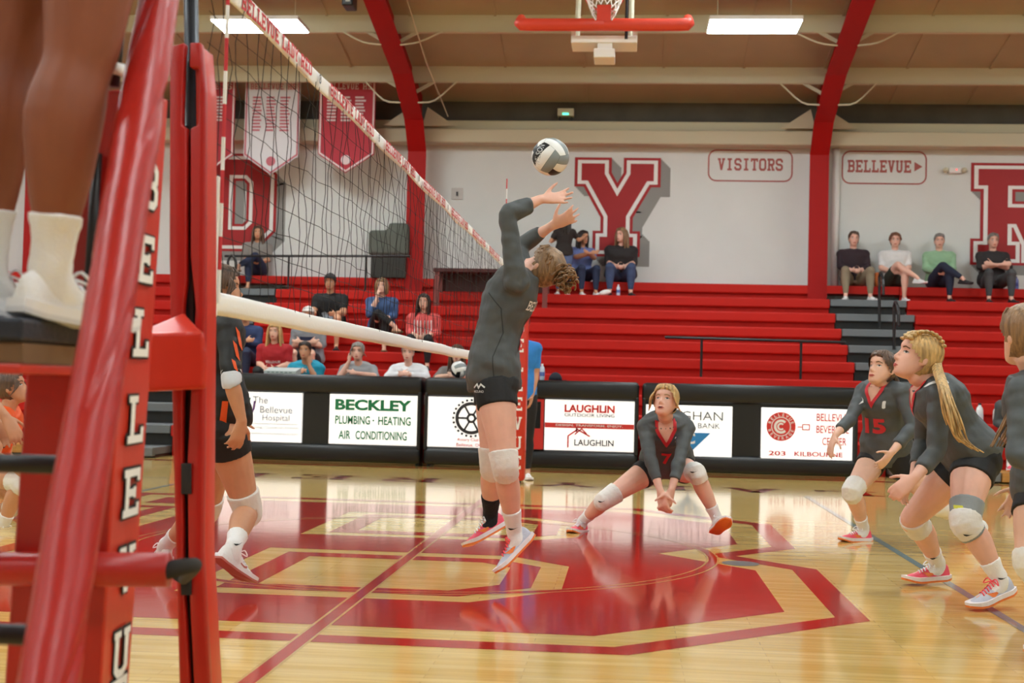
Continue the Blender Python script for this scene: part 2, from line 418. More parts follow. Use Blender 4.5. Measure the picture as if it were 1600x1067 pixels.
# ceiling lamps, one fixture per bay and row
LX = [P(407, 38, 14.4)[0]-6.67, P(407, 38, 14.4)[0], P(1178, 40, 14.4)[0], P(1178, 40, 14.4)[0]+6.67]
def lamp(x, y, z, label):
    o = thing('ceiling_lamp', label, 'lamp', (x, y, z), 'flat panel ceiling lamps')
    m = MB().box((x-.63, y-.34, z+.012), (x+.63, y+.34, z+.07), .008); m.build('housing', M_WHITE, o)
    MB().box((x-.615, y-.325, z), (x+.615, y+.325, z+.011)).build('diffuser', M_LAMP, o)
    for sx in (-.5, .5):
        MB().rod((x+sx, y, z+.07), (x+sx, y, ceil_z(y)), .006, 6).build('hanger', M_PURL, o)
for r, y in enumerate((14.4, 10.4, 6.4, 2.1, -2.0, -6.0)):
    for i, x in enumerate(LX):
        z = 6.03 if r == 0 else min(ceil_z(y)-.62, 6.9)
        if r == 0 and i == 1: l = 'lit white ceiling lamp at upper left, crossed by the top net tape'
        elif r == 0 and i == 2: l = 'lit white ceiling lamp at upper right, beside the folded basketball goal'
        else: l = 'lit flat ceiling lamp in the rows outside the picture'
        lamp(x, y, z, l)
# ---------------------------------------------------------------- floor paint (children of the floor)
def paint(name, vf, m, z=.0006):
    o = flat(vf, (0, 0, z), (1, 0, 0), (0, 1, 0), stag=False).build(name, m, floor, fixn=False); return o
def strip(*pts, h): return stroke2d(pts, h)
# centre letter B: x, y in metres seen from above
out_o = [(-2.95, 1.22), (1.27, 1.22), (2.35, 2.2), (2.35, 3.88), (1.93, 4.36), (2.35, 4.85), (2.35, 6.35), (1.35, 7.33), (-2.95, 7.33), (-2.95, 6.10), (-2.38, 6.10), (-2.38, 2.45), (-2.95, 2.45)]
def inset(poly, d):
    p = [np.array(q, float) for q in poly]; n = len(p); r = []
    for i in range(n):
        d1 = nrm(p[i]-p[i-1]); d2 = nrm(p[(i+1) % n]-p[i]); n1 = V(-d1[1], d1[0]); n2 = V(-d2[1], d2[0]); m = n1+n2; m = m/np.dot(m, n1); r.append(tuple(p[i]+m*d))
    return r
def band(a, b):
    n = len(a); return np.array(a+b, float), [(i, (i+1) % n, n+(i+1) % n, n+i) for i in range(n)]
paint('logo_outline', band(out_o, inset(out_o, .145)), M_PRED)
fill = inset(out_o, .36)
c1 = [(-.88, 2.28), (.53, 2.28), (.94, 2.72), (.94, 3.62), (.58, 3.98), (-.88, 3.98)]
c2 = [(-.88, 4.72), (.55, 4.72), (.94, 5.08), (.94, 5.92), (.55, 6.28), (-.88, 6.28)]
# the red body with its two counters, cut with bmesh triangle fill
def filled(outer, holes):
    bm = bmesh.new()
    for lp in [outer]+holes:
        vs = [bm.verts.new((x, y, 0)) for x, y in lp]
        for i in range(len(vs)): bm.edges.new((vs[i], vs[(i+1) % len(vs)]))
    bmesh.ops.triangle_fill(bm, use_beauty=True, use_dissolve=False, edges=bm.edges[:])
    bm.verts.ensure_lookup_table(); bm.verts.index_update()
    r = np.array([v.co[:2] for v in bm.verts]), [tuple(v.index for v in f.verts) for f in bm.faces]; bm.free(); return r
paint('logo_body', filled(fill, [c1, c2]), M_PRED)
for c in (c1, c2): paint('logo_counter_line', band(inset(c, .155), inset(c, .32)), M_PRED)
M_PWOOD = floor_paint('court_varnish', '#c9a565')
# centre line and circle with thin wood edges
paint('centre_line', strip((0, -2.8), (0, 11.87), h=.028), M_PRED, .0014)
for s in (-1, 1): paint('centre_line_edge', strip((s*.034, -2.8), (s*.034, 11.87), h=.006), M_PWOOD, .0012)
paint('centre_circle', ring2d(1.755, 1.805, 96, (0, 4.25)), M_PRED, .0010)
for r in (1.745, 1.812): paint('centre_circle_edge', ring2d(r-.006, r+.006, 96, (0, 4.25)), M_PWOOD, .0011)
for x in (-3, 3): paint('attack_line', strip((x, -.2), (x, 9.2), h=.025), M_PGREY, .0013)
for y in (0, 9): paint('volleyball_sideline', strip((-9, y-.0), (-3.2, y), h=.02), M_PGREY, .0013)
paint('sideline_border', strip((-14, 11.72), (16, 11.72), h=.1), M_PRED2)
# LADY RED near the far sideline, to be read from the far side
for ch, x in zip('LADYRED', (3.5, 2.55, 1.62, .65, -.95, -1.88, -2.78)):
    v, f = glyph2d(ch); v = (v-[2.5, 3.5])*[.62/5, .58/7]
    paint('court_letter', (v*[-1, -1]+[x, 9.78], f), M_PRED2)
paint('floor_plate', (disc2d(.11, 24, (1.93, 4.02))), mat('floor_plate_metal', '#4c4a46', .35, metal=.6), .0018)
# ---------------------------------------------------------------- bleachers
NR = 10
def rowY(k): return 18.0-.6*k
def rowZ(k): return 2.76-.263*k
def bleacher(name, xa, xb, label, last=9, plank=True):
    o = thing(name, label, 'bleachers', ((xa+xb)/2, 15, 0), 'red telescopic bleachers')
    for k in range(last+1):
        y, z = rowY(k), rowZ(k)
        back = 18.48 if k == 0 else rowY(k-1)+.10
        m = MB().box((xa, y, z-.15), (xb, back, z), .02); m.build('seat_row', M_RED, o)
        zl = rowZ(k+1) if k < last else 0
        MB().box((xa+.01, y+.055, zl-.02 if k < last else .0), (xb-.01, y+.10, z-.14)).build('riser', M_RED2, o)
    if plank:
        MB().box((xa, 11.98, 0.02), (xb, 12.66, .13), .008).build('kick_plank', M_WOOD, o)
    return o
bleacher('bleachers', -4.57, 4.42, 'wide middle block of red bleachers behind the scorer tables', plank=False)
bleacher('bleachers', 5.62, 13.2, 'right block of red bleachers, past the stepped aisle')
bleacher('bleachers', -13, -5.62, 'left block of red bleachers, mostly behind the referee stand')
def aisle(xa, xb, label):
    o = thing('aisle_steps', label, 'stairs', ((xa+xb)/2, 15, 0), 'grey bleacher aisles')
    for k in range(1, 11):
        y, z = rowY(k), rowZ(k)
        MB().box((xa+.01, y+.1, max(0, z-.263)), (xb-.01, rowY(k-1)+.12, z-.09)).build('step_riser', M_BLKMET, o)
        MB().box((xa+.01, y, z-.11), (xb-.01, rowY(k-1)+.11, z), .01).build('step', M_GREY, o)
    return o
aisle(4.42, 5.62, 'grey and black aisle steps in the right half of the bleachers')
aisle(-5.62, -4.57, 'grey and black aisle steps at the left, behind the net post')
MB().box((4.43, 18.0, 2.63), (5.61, 18.48, 2.76)).build('walkway_board', M_RED, None); tag(bpy.data.objects['walkway_board'], 'red top board across the head of the right aisle', 'board')
MB().box((-5.61, 18.0, 2.63), (-4.58, 18.48, 2.76)).build('walkway_board', M_RED, None); tag(bpy.data.objects['walkway_board.001'], 'red top board across the head of the left aisle', 'board')
# rails
def rail(name, label, bar, posts, r=.02):
    o = thing(name, label, 'railing', bar[0])
    MB().tube(bar, [r]*len(bar), 8, 1).build('top_bar', M_BLKMET, o)
    for a, b in posts: MB().rod(a, b, r*.9, 8).build('post', M_BLKMET, o)
a, b = P(1040, 527, 14.45), P(1320, 535, 14.45)
zr6 = rowZ(6)+.004
rail('guard_rail', 'black horizontal guard rail across the lower red rows, right of centre', [a, b], [((2.25, 14.45, zr6), (2.25, 14.45, a[2])), ((3.6, 14.45, zr6), (3.6, 14.45, b[2]))])
a, b = P(352, 400, 17.55), P(640, 400, 17.55)
zz = rowZ(0)
rail('guard_rail', 'black guard rail behind the net, left of the covered equipment', [a, b], [((-4.4, 17.55, rowZ(1)+.003), (-4.4, 17.55, a[2])), ((-3.1, 17.55, rowZ(1)+.003), (-3.1, 17.55, b[2]))])
def aisle_post(px, y0, y1, Y, label):
    a, b = P(px, y1, Y), P(px, y0, Y)
    o = thing('aisle_handrail', label, 'handrail', a, 'aisle handrails')
    MB().rod(a, b, .022, 8).build('post', M_BLKMET, o)
    MB().tube([b, b+V(0, -.12, .05), b+V(0, -.3, -.08), b+V(0, -.34, -.3)], [.022]*4, 8, 3).build('loop', M_BLKMET, o)
aisle_post(1374, 432, 512, 16.7, 'upper black aisle handrail beside the man in maroon')
aisle_post(1397, 478, 546, 15.6, 'lower black aisle handrail on the right aisle steps')
lp = [P(360, 430, 17.5), P(356, 410, 17.5), P(362, 399, 17.5), P(369, 410, 17.5), P(367, 430, 17.5)]
tag(MB().tube(lp, [.022]*5, 8, 4).build('aisle_handrail', M_BLKMET, None), 'black looped aisle handrail at the left, behind the net', 'handrail', 'aisle handrails')
# small press table on the upper rows
o = thing('press_table', 'dark wooden table standing on the upper rows behind the setter', 'table', (-.9, 17.4, rowZ(1)))
MW = mat('press_table_wood', '#4a1512', .5, var=.1)
MB().box((-1.9, 17.05, 2.80), (-.02, 17.55, 2.86), .006).build('tabletop', MW, o)
for x in (-1.84, -.1):
    for y in (17.1, 17.5): MB().box((x-.04, y-.03, rowZ(2)+.002 if y < 17.3 else rowZ(1)+.002), (x+.04, y+.03, 2.8)).build('leg', mat('press_leg', '#7a3a34', .5), o)
MB().box((-1.84, 17.52, 2.52), (-.1, 17.54, 2.8)).build('back_panel', MW, o)
# covered equipment
o = thing('covered_equipment', 'grey green cloth cover over equipment left of the red column', 'cover', (-2.9, 18.1, rowZ(0)))
cx0, cx1 = P(577, 400, 18.0)[0], P(640, 400, 18.0)[0]
m = MB(); m.box((cx0, 17.82, rowZ(0)+.36), (cx1, 18.3, 3.55), .06); m.box((cx0+.32, 17.85, 3.3), (cx1-.01, 18.28, 3.68), .06)
o2 = MB(); o2.v, o2.f = m.v, m.f
me = remesh(o2, .03, 3); me.materials.append(mat('cover_cloth', '#5d625a', .9, var=.12, vscale=4, bump=.6, bscale=8)); link('cloth_cover', me, o)
MB().box((cx0+.05, 17.9, rowZ(0)), (cx1-.05, 18.25, rowZ(0)+.4)).build('cart_body', mat('cart_dark', '#33342f', .7), o)
# ---------------------------------------------------------------- scorer tables with backlit advertising
M_SIGN = mat('sign_panel', '#ffffff', .35, emit=SIGN_POWER)
def ink(name, c): return mat('ink_'+name, c, .5)
FY = 11.95
def table(xa, xb, label, signs):
    o = thing('scorer_table', label, 'table', ((xa+xb)/2, FY+.25, 0), 'padded scorer tables')
    MB().box((xa, FY-.03, .855), (xb, FY+.45, 1.08), .045).build('top_pad', M_BLACK, o, True)
    MB().box((xa, FY-.03, .03), (xb, FY+.1, .235), .05).build('bottom_pad', M_BLACK, o, True)
    MB().box((xa+.01, FY+.035, .2), (xb-.01, FY+.075, .9)).build('front_panel', M_BLACK, o)
    for x in (xa+.03, xb-.07): MB().box((x, FY+.1, 0), (x+.04, FY+.42, .87)).build('side_leg', M_BLKMET, o)
    for xs in (xa, xb-.045): MB().box((xs, FY-.025, .2), (xs+.045, FY+.06, .9), .015).build('edge_pad', M_BLACK, o)
    return o
def sign(o, xa, xb, za, zb, name='sign_panel'):
    return MB().box((xa, FY-.012, za), (xb, FY+.04, zb), .004).build(name, M_SIGN, o)
def put(s, vf, cx, cz, m, name='lettering', lvl=1):
    return flat(vf, (cx, FY-.0125-.0012*lvl, cz), (1, 0, 0), (0, 0, 1), stag=False).build(name, m, s, fixn=False)
G1, NV, RD, DK, PU, LG = ink('green', '#0b7a4a'), ink('slate', '#6c7186'), ink('red', '#d3312c'), ink('dark', '#2a2b30'), ink('purple', '#6a4580'), ink('light', '#9aa2a6')
t1 = table(-3.76, -1.235, 'left scorer table with hospital and green BECKLEY signs', 0)
s = sign(t1, -3.70, -2.70, .245, .85)
put(s, text2d('The', .085), -3.22, .755, NV); put(s, text2d('Bellevue', .085), -3.02, .64, NV); put(s, text2d('Hospital', .095), -3.02, .53, NV)
put(s, text2d('Caring, Close to Home', .04, width=.62), -3.05, .42, LG); put(s, text2d('bellevuehospital.com', .035, width=.6), -3.05, .345, LG)
put(s, strip((-.33, 0), (.3, 0), h=.003), -3.05, .465, LG, 'rule')
put(s, poly2d([(-.08, .16), (-.03, .16), (.0, .0), (.04, .16), (.08, .16), (.05, -.02), (.0, -.1), (-.05, 0)]), -3.42, .62, ink('green2', '#1d5a4a'), 'emblem')
put(s, strip((-.02, -.12), (.06, -.06), (.1, .03), (.11, .12), h=.014), -3.40, .62, PU, 'emblem')
s = sign(t1, -2.36, -1.28, .245, .85)
put(s, text2d('BECKLEY', .135, .045, width=.94), -1.82, .725, G1)
put(s, text2d('PLUMBING', .105, .022, width=.43), -2.07, .54, G1); put(s, disc2d(.012, 10), -1.815, .54, G1, 'dot'); put(s, text2d('HEATING', .105, .022, width=.40), -1.555, .54, G1); put(s, text2d('AIR', .105, .022, width=.15), -2.165, .36, G1); put(s, text2d('CONDITIONING', .105, .022, width=.63), -1.715, .36, G1)
t2 = table(-1.195, 1.385, 'middle scorer table with gear wheel and LAUGHLIN signs', 0)
s = sign(t2, -1.15, -.08, .245, .85)
w2 = [ring2d(.155, .195, 36), ring2d(.03, .06, 20)]
for i in range(6):
    a = i*math.pi/3; w2.append(stroke2d([(.05*math.cos(a), .05*math.sin(a)), (.16*math.cos(a), .16*math.sin(a))], .012))
for i in range(24):
    a = i*math.pi/12; w2.append(stroke2d([(.205*math.cos(a), .205*math.sin(a)), (.232*math.cos(a), .232*math.sin(a))], .014))
put(s, merge2d(*w2), -.62, .60, DK, 'gear_wheel_emblem')
put(s, text2d('Rotary Club of', .05, .01), -.62, .335, RD); put(s, text2d('Bellevue, Ohio', .05, .01), -.62, .275, RD)
MB().box((-.06, FY-.01, .25), (.25, FY+.035, .85)).build('red_panel', mat('panel_red', '#c8271f', .5), t2)
MB().box((-.03, FY-.014, .50), (.215, FY+.02, .82)).build('opening_shade', mat('opening_black', '#050505', .9), t2)  # black slab paints the shade of an opening; the panel is uncut
s = sign(t2, .265, 1.335, .245, .85)
put(s, text2d('LAUGHLIN', .095, .045, width=.6), .80, .75, RD); put(s, text2d('OUTDOOR LIVING', .04, .012, width=.6), .80, .672, DK)
put(s, poly2d([(-.533, -.03), (.533, -.03), (.533, .03), (-.533, .03)]), .8, .545, RD, 'red_stripe')
put(s, text2d('DESIGN. TRANSFORM. ENJOY.', .034, .015, width=.8), .80, .545, M_WHITE, lvl=2)
put(s, text2d('LAUGHLIN', .075, .02, width=.47), .86, .345, DK)
put(s, strip((-.2, -.12), (-.2, .02), (-.09, .1), (.06, .02), h=.009), .75, .40, RD, 'house_emblem'); put(s, strip((-.12, .02), (-.04, .09), (.02, .03), h=.008), .75, .42, RD, 'house_emblem')
put(s, poly2d([(-.11, .09), (-.09, .09), (-.09, .15), (-.11, .15)]), .75, .38, RD, 'house_emblem')
t3 = table(1.425, 3.95, 'right scorer table with bank sign and round red emblem sign', 0)
s = sign(t3, 1.47, 2.49, .215, .82)
put(s, text2d('CROGHAN', .105, .0, width=.86), 1.95, .70, ink('gray3', '#6a6f74')); put(s, text2d('COLONIAL BANK', .065, .004, width=.8), 1.95, .585, ink('gray3', '#6a6f74'))
put(s, poly2d([(-.28, .11), (.26, .11), (0.0, -.15)]), 1.98, .39, ink('blue', '#2b86c8'), 'blue_triangle'); put(s, text2d('C', .13, .03), 2.0, .43, M_WHITE, lvl=2)
s = sign(t3, 2.83, 3.89, .215, .82)
put(s, disc2d(.17, 40), 3.06, .60, RD, 'round_emblem'); put(s, ring2d(.105, .115, 32), 3.06, .60, M_WHITE, 'emblem_ring', 2)
put(s, merge2d(*[stroke2d([(.07*math.cos(a), .07*math.sin(a)) for a in np.linspace(.8, 5.5, 12)], .014), stroke2d([(.035*math.cos(a), .035*math.sin(a)) for a in np.linspace(.8, 5.5, 10)], .01)]), 3.06, .60, M_WHITE, 'emblem_letter', 2)
def arc_text(t, r, a0, a1, h):
    out = []
    for i, ch in enumerate(t):
        a = a0+(a1-a0)*i/(len(t)-1); v, f = text2d(ch, h, .02); up = 1 if a1 < a0 else -1
        u = np.array([math.sin(a), -math.cos(a)])*up; n = np.array([math.cos(a), math.sin(a)])*up
        out.append((np.array([n*r*up+u*q[0]+n*q[1] for q in v]), f))
    return merge2d(*out)
put(s, arc_text('BELLEVUE', .14, math.radians(160), math.radians(20), .035), 3.06, .60, M_WHITE, 'emblem_lettering', 2)
put(s, arc_text('BEVERAGE', .14, math.radians(200), math.radians(340), .035), 3.06, .60, M_WHITE, 'emblem_lettering', 2)
put(s, strip((.19, .0), (.25, .0), (.25, .03), (.33, .03), (.33, -.03), (.25, -.03), (.25, 0), h=.006), 3.06, .60, RD, 'bottle_mark')
put(s, text2d('BELLEVUE', .09, .012, width=.38), 3.66, .72, RD); put(s, text2d('BEVERAGE', .09, .012, width=.38), 3.66, .58, RD); put(s, text2d('CENTER', .09, .012, width=.28), 3.68, .44, RD)
put(s, text2d('203', .055, .02, width=.2), 3.02, .285, RD); put(s, text2d('KILBOURNE', .055, .02, width=.56), 3.50, .285, RD)
# ---------------------------------------------------------------- wall letters, signs, banners
M_LRED, M_LSH = mat('letter_red', '#a3161a', .6), mat('letter_painted_shade', '#8f8f8b', .8)
def wall_letter(ch, cx, cz, h, wd, label):
    o = thing('wall_letter', label, 'letter', (cx, YB, cz), 'block letters on the back wall')
    def lay(grow, d, m, n, dx=0, dz=0):
        v, f = glyph2d(ch, grow); v = (v-[2.5, 3.5])*[wd/5.9, h/7.9]
        flat((v+[dx, dz], f), (cx, YB-d, cz), (1, 0, 0), (0, 0, 1)).build(n, m, o, fixn=False)
    for i in range(1, 7): lay(.62, .004+.0002*i, M_LSH, 'painted_shade', .027*i, -.027*i)
    lay(.62, .008, M_LRED, 'outline'); lay(.4, .011, M_WHITE, 'inline'); lay(.12, .014, M_LRED, 'face')
wall_letter('Y', 1.0, 4.07, 1.62, 1.38, 'large red block letter Y on the white wall above the bleachers')
wall_letter('D', -5.60, 4.07, 1.62, 1.35, 'large red block letter D on the wall behind the net')
wall_letter('R', 7.6, 4.03, 1.62, 1.42, 'large red block letter R at the right edge of the wall')
M_SGN = mat('wall_sign_ink', '#a85a54', .7)
def wall_sign(xa, xb, za, zb, t, label, arrow=False):
    cx, cz = (xa+xb)/2, (za+zb)/2
    o = thing('wall_sign', label, 'sign', (cx, YB, cz), 'painted wall signs')
    fr = rrect(xb-xa, zb-za, .13, 5); fr = fr+[fr[0]]
    flat(stroke2d(fr, .012), (cx, YB-.004, cz), (1, 0, 0), (0, 0, 1)).build('border', M_SGN, o, fixn=False)
    flat(slab2d(t, .20, grow=.12, width=(xb-xa)*(.76 if arrow else .78)), (cx-(.08 if arrow else 0), YB-.004, cz+.02), (1, 0, 0), (0, 0, 1)).build('lettering', M_SGN, o, fixn=False)
    if arrow: flat(poly2d([(-.06, -.08), (.07, 0), (-.06, .08)]), (xb-.13, YB-.004, cz+.02), (1, 0, 0), (0, 0, 1)).build('arrow', M_SGN, o, fixn=False)
wall_sign(2.53, 3.92, 4.54, 5.06, 'VISITORS', 'outlined wall sign reading VISITORS')
wall_sign(4.75, 6.12, 4.52, 5.06, 'BELLEVUE', 'outlined wall sign reading BELLEVUE with an arrow', True)
def banner(cx, zt, wd, hgt, red, label, Y=17.6):
    o = thing('banner', label, 'banner', (cx, Y, zt-hgt), 'championship pennants')
    ca, cb = ('#ad3440', '#dcc8c8') if red else ('#d8d6d8', '#c06c76')
    ma, mb_ = mat('banner_'+ca, ca, .8), mat('banner_'+cb, cb, .8)
    pt = [(-wd/2, 0), (wd/2, 0), (wd/2, -hgt*.8), (0, -hgt), (-wd/2, -hgt*.8)]
    flat(poly2d([(x, y) for x, y in pt][::-1]), (cx, Y, zt), (1, 0, 0), (0, 0, 1), -.006).build('cloth', ma, o)
    inn = [(x*.94, (y+hgt*.5)*.96-hgt*.5) for x, y in pt]
    k = Y-.008
    flat(stroke2d(inn+[inn[0]], .014), (cx, k, zt), (1, 0, 0), (0, 0, 1)).build('border', mb_, o, fixn=False)
    flat(slab2d('BELLEVUE', .10, width=wd*.6), (cx-.1, k, zt-.12), (1, 0, 0), (0, 0, 1)).build('lettering', mb_, o, fixn=False)
    flat(slab2d('HS', .10, width=wd*.16), (cx+wd*.35, k, zt-.12), (1, 0, 0), (0, 0, 1)).build('lettering', mb_, o, fixn=False)
    rows = []
    for c in range(3):
        for r in range(11):
            if red and r > 7: continue
            x0 = -wd*.36+c*wd*.25; l = wd*(.14+.05*random.random()); y = -.32-r*.055
            rows.append(poly2d([(x0, y), (x0+l, y), (x0+l, y+.03), (x0, y+.03)]))
    flat(merge2d(*rows), (cx, k, zt), (1, 0, 0), (0, 0, 1)).build('roster_lines', mb_, o, fixn=False)
    flat(disc2d(.08, 24), (cx, k, zt-hgt*.86), (1, 0, 0), (0, 0, 1)).build('seal', mb_, o, fixn=False)
    MB().rod((cx-wd/2-.03, Y, zt+.008), (cx+wd/2+.03, Y, zt+.008), .012, 8).build('hanging_rod', M_BLKMET, o)
    zc = ceil_z(Y)
    for s in (-1, 1): MB().rod((cx+s*wd*.45, Y, zt), (cx+s*wd*.45, Y, zc), .004, 5).build('cord', M_BLKMET, o)
banner(-4.77, 6.02, .94, 1.6, False, 'white pennant banner with pink lettering, middle of the three')
banner(-3.50, 6.03, .95, 1.57, True, 'red pennant banner right of the white one')
banner(-5.88, 6.02, .94, 1.6, True, 'red pennant banner left of the white one, beside the net antenna')
# ---------------------------------------------------------------- small fittings
a = P(884, 176, 18.4)
o = thing('emergency_light', 'small white light box with green lamp on the dark strip', 'light', a)
MB().box((a[0]-.14, 18.36, a[2]-.06), (a[0]+.14, 18.54, a[2]+.07), .01).build('case', M_PURL, o)
MB().box((a[0]-.05, 18.35, a[2]-.045), (a[0]+.05, 18.36, a[2]-.015)).build('green_lamp', mat('green_led', '#4ff0c0', .4, emit=2.5), o)
for s in (-1, 1): MB().rod((a[0]+s*.1, 18.45, 5.5), (a[0]+s*.1, 18.45, a[2]-.05), .012, 6).build('stem', M_BLKMET, o)
a = P(1492, 266, 18.45)
o = thing('emergency_light', 'twin head emergency light on the wall, red indicator, right of BELLEVUE sign', 'light', a)
MB().box((a[0]-.10, 18.42, a[2]-.05), (a[0]+.10, 18.498, a[2]+.04), .01).build('case', M_WHITE, o)
for s in (-1, 1): MB().ell((a[0]+s*.15, 18.43, a[2]), [(.05, 0, 0), (0, .05, 0), (0, 0, .045)]).build('lamp_head', M_PURL, o, True)
MB().box((a[0]+.01, 18.415, a[2]-.005), (a[0]+.03, 18.42, a[2]+.015)).build('red_indicator', mat('red_led', '#ff4040', .4, emit=2), o)
a = P(714, 302, 18.45)
o = thing('wall_switch', 'small grey switch plate on the wall right of the left column', 'switch', a)
MB().box((a[0]-.1, 18.485, a[2]-.1), (a[0]+.1, 18.498, a[2]+.1), .004).build('plate', mat('plate_grey', '#c2c0ba', .5), o)
MB().box((a[0]-.015, 18.46, a[2]-.04), (a[0]+.015, 18.485, a[2]+.03)).build('toggle', M_BLKMET, o)
a, b = P(1304, 238, 18.4), P(1304, 440, 18.4)
tag(MB().rod((b[0], 18.42, 2.77), (b[0], 18.42, 5.08), .06, 12).build('wall_pipe', M_WHITE, None, True), 'white vertical pipe beside the right red column', 'pipe')
a = P(546, 5, 13.2)
o = thing('loudspeaker', 'black loudspeaker hanging at the top edge beside the left rafter', 'speaker', a)
MB().box((a[0]-.075, 13.05, a[2]-.07), (a[0]+.075, 13.35, a[2]+.4), .02).build('cabinet', M_BLKMET, o)
MB().box((a[0]-.02, 13.045, a[2]-.02), (a[0]+.04, 13.05, a[2]+.2)).build('grille_badge', mat('grey_badge', '#a9a9a5', .5), o)
MB().rod((a[0], 13.2, a[2]+.4), (a[0], 13.2, ceil_z(13.2)-.03), .02, 8).build('bracket', M_BLKMET, o)
tag(MB().tube([P(630, -20, 14), P(665, 95, 15.8), P(700, 182, 17.6)], [.008]*3, 6, 1).build('ceiling_cable', M_PURL, None), 'thin pale cable slanting down right of the left rafter', 'cable')
# folded basketball goal
HY = 10.3
o = thing('basketball_goal', 'folded up basketball goal with red edge padding under the roof', 'basketball goal', (.905, HY, 4.9))
x0, x1, z0 = -.01, 1.82, 4.93
MPAD = mat('goal_pad_red', '#d8412c', .45)
tilt = V(0, .95, .31); nr_ = V(0, -.31, .95)    # board swung up: its plane and its normal
e = V(0.905, HY, z0)
for s in (-1, 1):
    MB().tube([e, e+V(s*.82, 0, 0), e+V(s*.905, .01, .02), e+V(s*.905, .12, .10)], [.068, .068, .062, .05], 10, 3, None).build('edge_pad', MPAD, o, True)
MG = mat('board_glass', '#dfe9ea', .05); g = MG.node_tree.nodes['Principled BSDF']; g.inputs['Alpha'].default_value = .07
q = [e+V(-.9, 0, 0)+tilt*.03, e+V(.9, 0, 0)+tilt*.03, e+V(.9, 0, 0)+tilt*1.07, e+V(-.9, 0, 0)+tilt*1.07]
MB().prism(q, nr_*.012).build('glass_board', MG, o)
for s in (-1, 1): MB().rod(e+V(s*.9, 0, 0)+tilt*.03, e+V(s*.9, 0, 0)+tilt*1.07, .02, 8).build('board_frame', M_PURL, o)
MB().rod(e+V(-.9, 0, 0)+tilt*1.07, e+V(.9, 0, 0)+tilt*1.07, .02, 8).build('board_frame', M_PURL, o)
rc = e+tilt*.17+nr_*.36
MRIM = mat('rim_orange', '#d8381c', .4)
ring = [rc+V(.228*math.cos(t), 0, 0)+nr_*.228*math.sin(t) for t in np.linspace(0, 2*math.pi, 25)]
MB().tube(ring, [.01]*25, 6, 1, None, False).build('rim', MRIM, o, True)
MB().box((.83, HY-.06, z0-.02), (.98, HY+.12, z0+.2)).build('rim_mount', MRIM, o)
nm = MB()
for i in range(12):
    for dirn in (1, -1):
        pts = []
        for j in range(6):
            t = 2*math.pi*(i+dirn*j*.5)/12; rr = .225*(1-.09*j); sag = V(0, 0, -1)*.05*j - tilt*.028*j
            pts.append(rc+V(rr*math.cos(t), 0, 0)+nr_*rr*math.sin(t)*.8+sag)
        nm.tube(pts, [.007]*6, 5, 1)
nm.build('net', M_WHITE, o)['kind'] = 'stuff'
MB().box((.55, HY+.1, 4.76), (1.27, HY+.5, 4.84), .01).build('mount_frame', M_WHITE, o)
MB().box((.55, HY+.12, 4.84), (.60, HY+.2, 4.98)).build('mount_upright', M_WHITE, o); MB().box((1.22, HY+.12, 4.84), (1.27, HY+.2, 4.98)).build('mount_upright', M_WHITE, o)
MB().box((.80, HY+.1, 4.60), (1.03, HY+.45, 4.70), .01).build('mount_foot', M_WHITE, o); MB().box((.84, HY+.12, 4.69), (1.0, HY+.4, 4.77)).build('mount_neck', M_WHITE, o)
MB().rod((1.15, HY+.1, 4.8), (1.15, HY+.3, ceil_z(HY+.3)), .018, 8).build('hoist_pole', M_BLKMET, o)
for x in (.6, 1.2): MB().rod((x, HY+.45, 4.82), (x, HY+1.2, ceil_z(HY+1.2)), .03, 8).build('support_arm', M_PURL, o)
# ================================================================ net, posts, referee stand, ball
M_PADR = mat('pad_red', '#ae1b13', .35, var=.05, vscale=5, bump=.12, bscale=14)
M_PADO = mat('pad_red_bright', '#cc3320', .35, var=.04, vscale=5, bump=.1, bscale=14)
M_NETW = mat('net_tape_white', '#f1efec', .7, bump=.15, bscale=60)
M_CORD = mat('net_cord', '#161412', .8)
M_RLET = mat('tape_letter_red', '#c9333a', .7)
net = thing('volleyball_net', 'black volleyball net with white tapes and red lettering', 'net', (0, 4.5, 1.24))
def tape(z0, z1, th, name, wob):
    ys = np.linspace(-.12, 9.12, 70); R = []
    for y in ys:
        dz = wob*math.sin(y*3.1)+.6*wob*math.sin(y*7.7+1); dx = .006*math.sin(y*4.3)
        zc = (z0+z1)/2+dz; hh = (z1-z0)/2
        R.append([(dx+th*math.cos(t), y, zc+hh*(math.copysign(abs(math.sin(t))**.6, math.sin(t)))) for t in np.arange(10)*2*math.pi/10+.3])
    return MB().rings(R).build(name, M_NETW, net, True)
tape(2.17, 2.24, .007, 'top_tape', .002); tape(1.205, 1.275, .014, 'bottom_tape', .0016)
nm = MB()
for i in range(95):
    y = -.1+i*.098
    pts = [(random.uniform(-.012, .012), y+random.uniform(-.011, .011)+.006*math.sin(i+j), 1.26+.92*j/9) for j in range(10)]
    nm.tube(pts, [.0014]*10, 4, 1, None, False)
for j in range(1, 10):
    z = 1.26+.92*j/10
    pts = [(random.uniform(-.008, .008), -.1+.2*i, z+random.uniform(-.008, .008)) for i in range(48)]
    nm.tube(pts, [.0013]*48, 4, 1, None, False)
nm.build('netting', M_CORD, net)['kind'] = 'stuff'
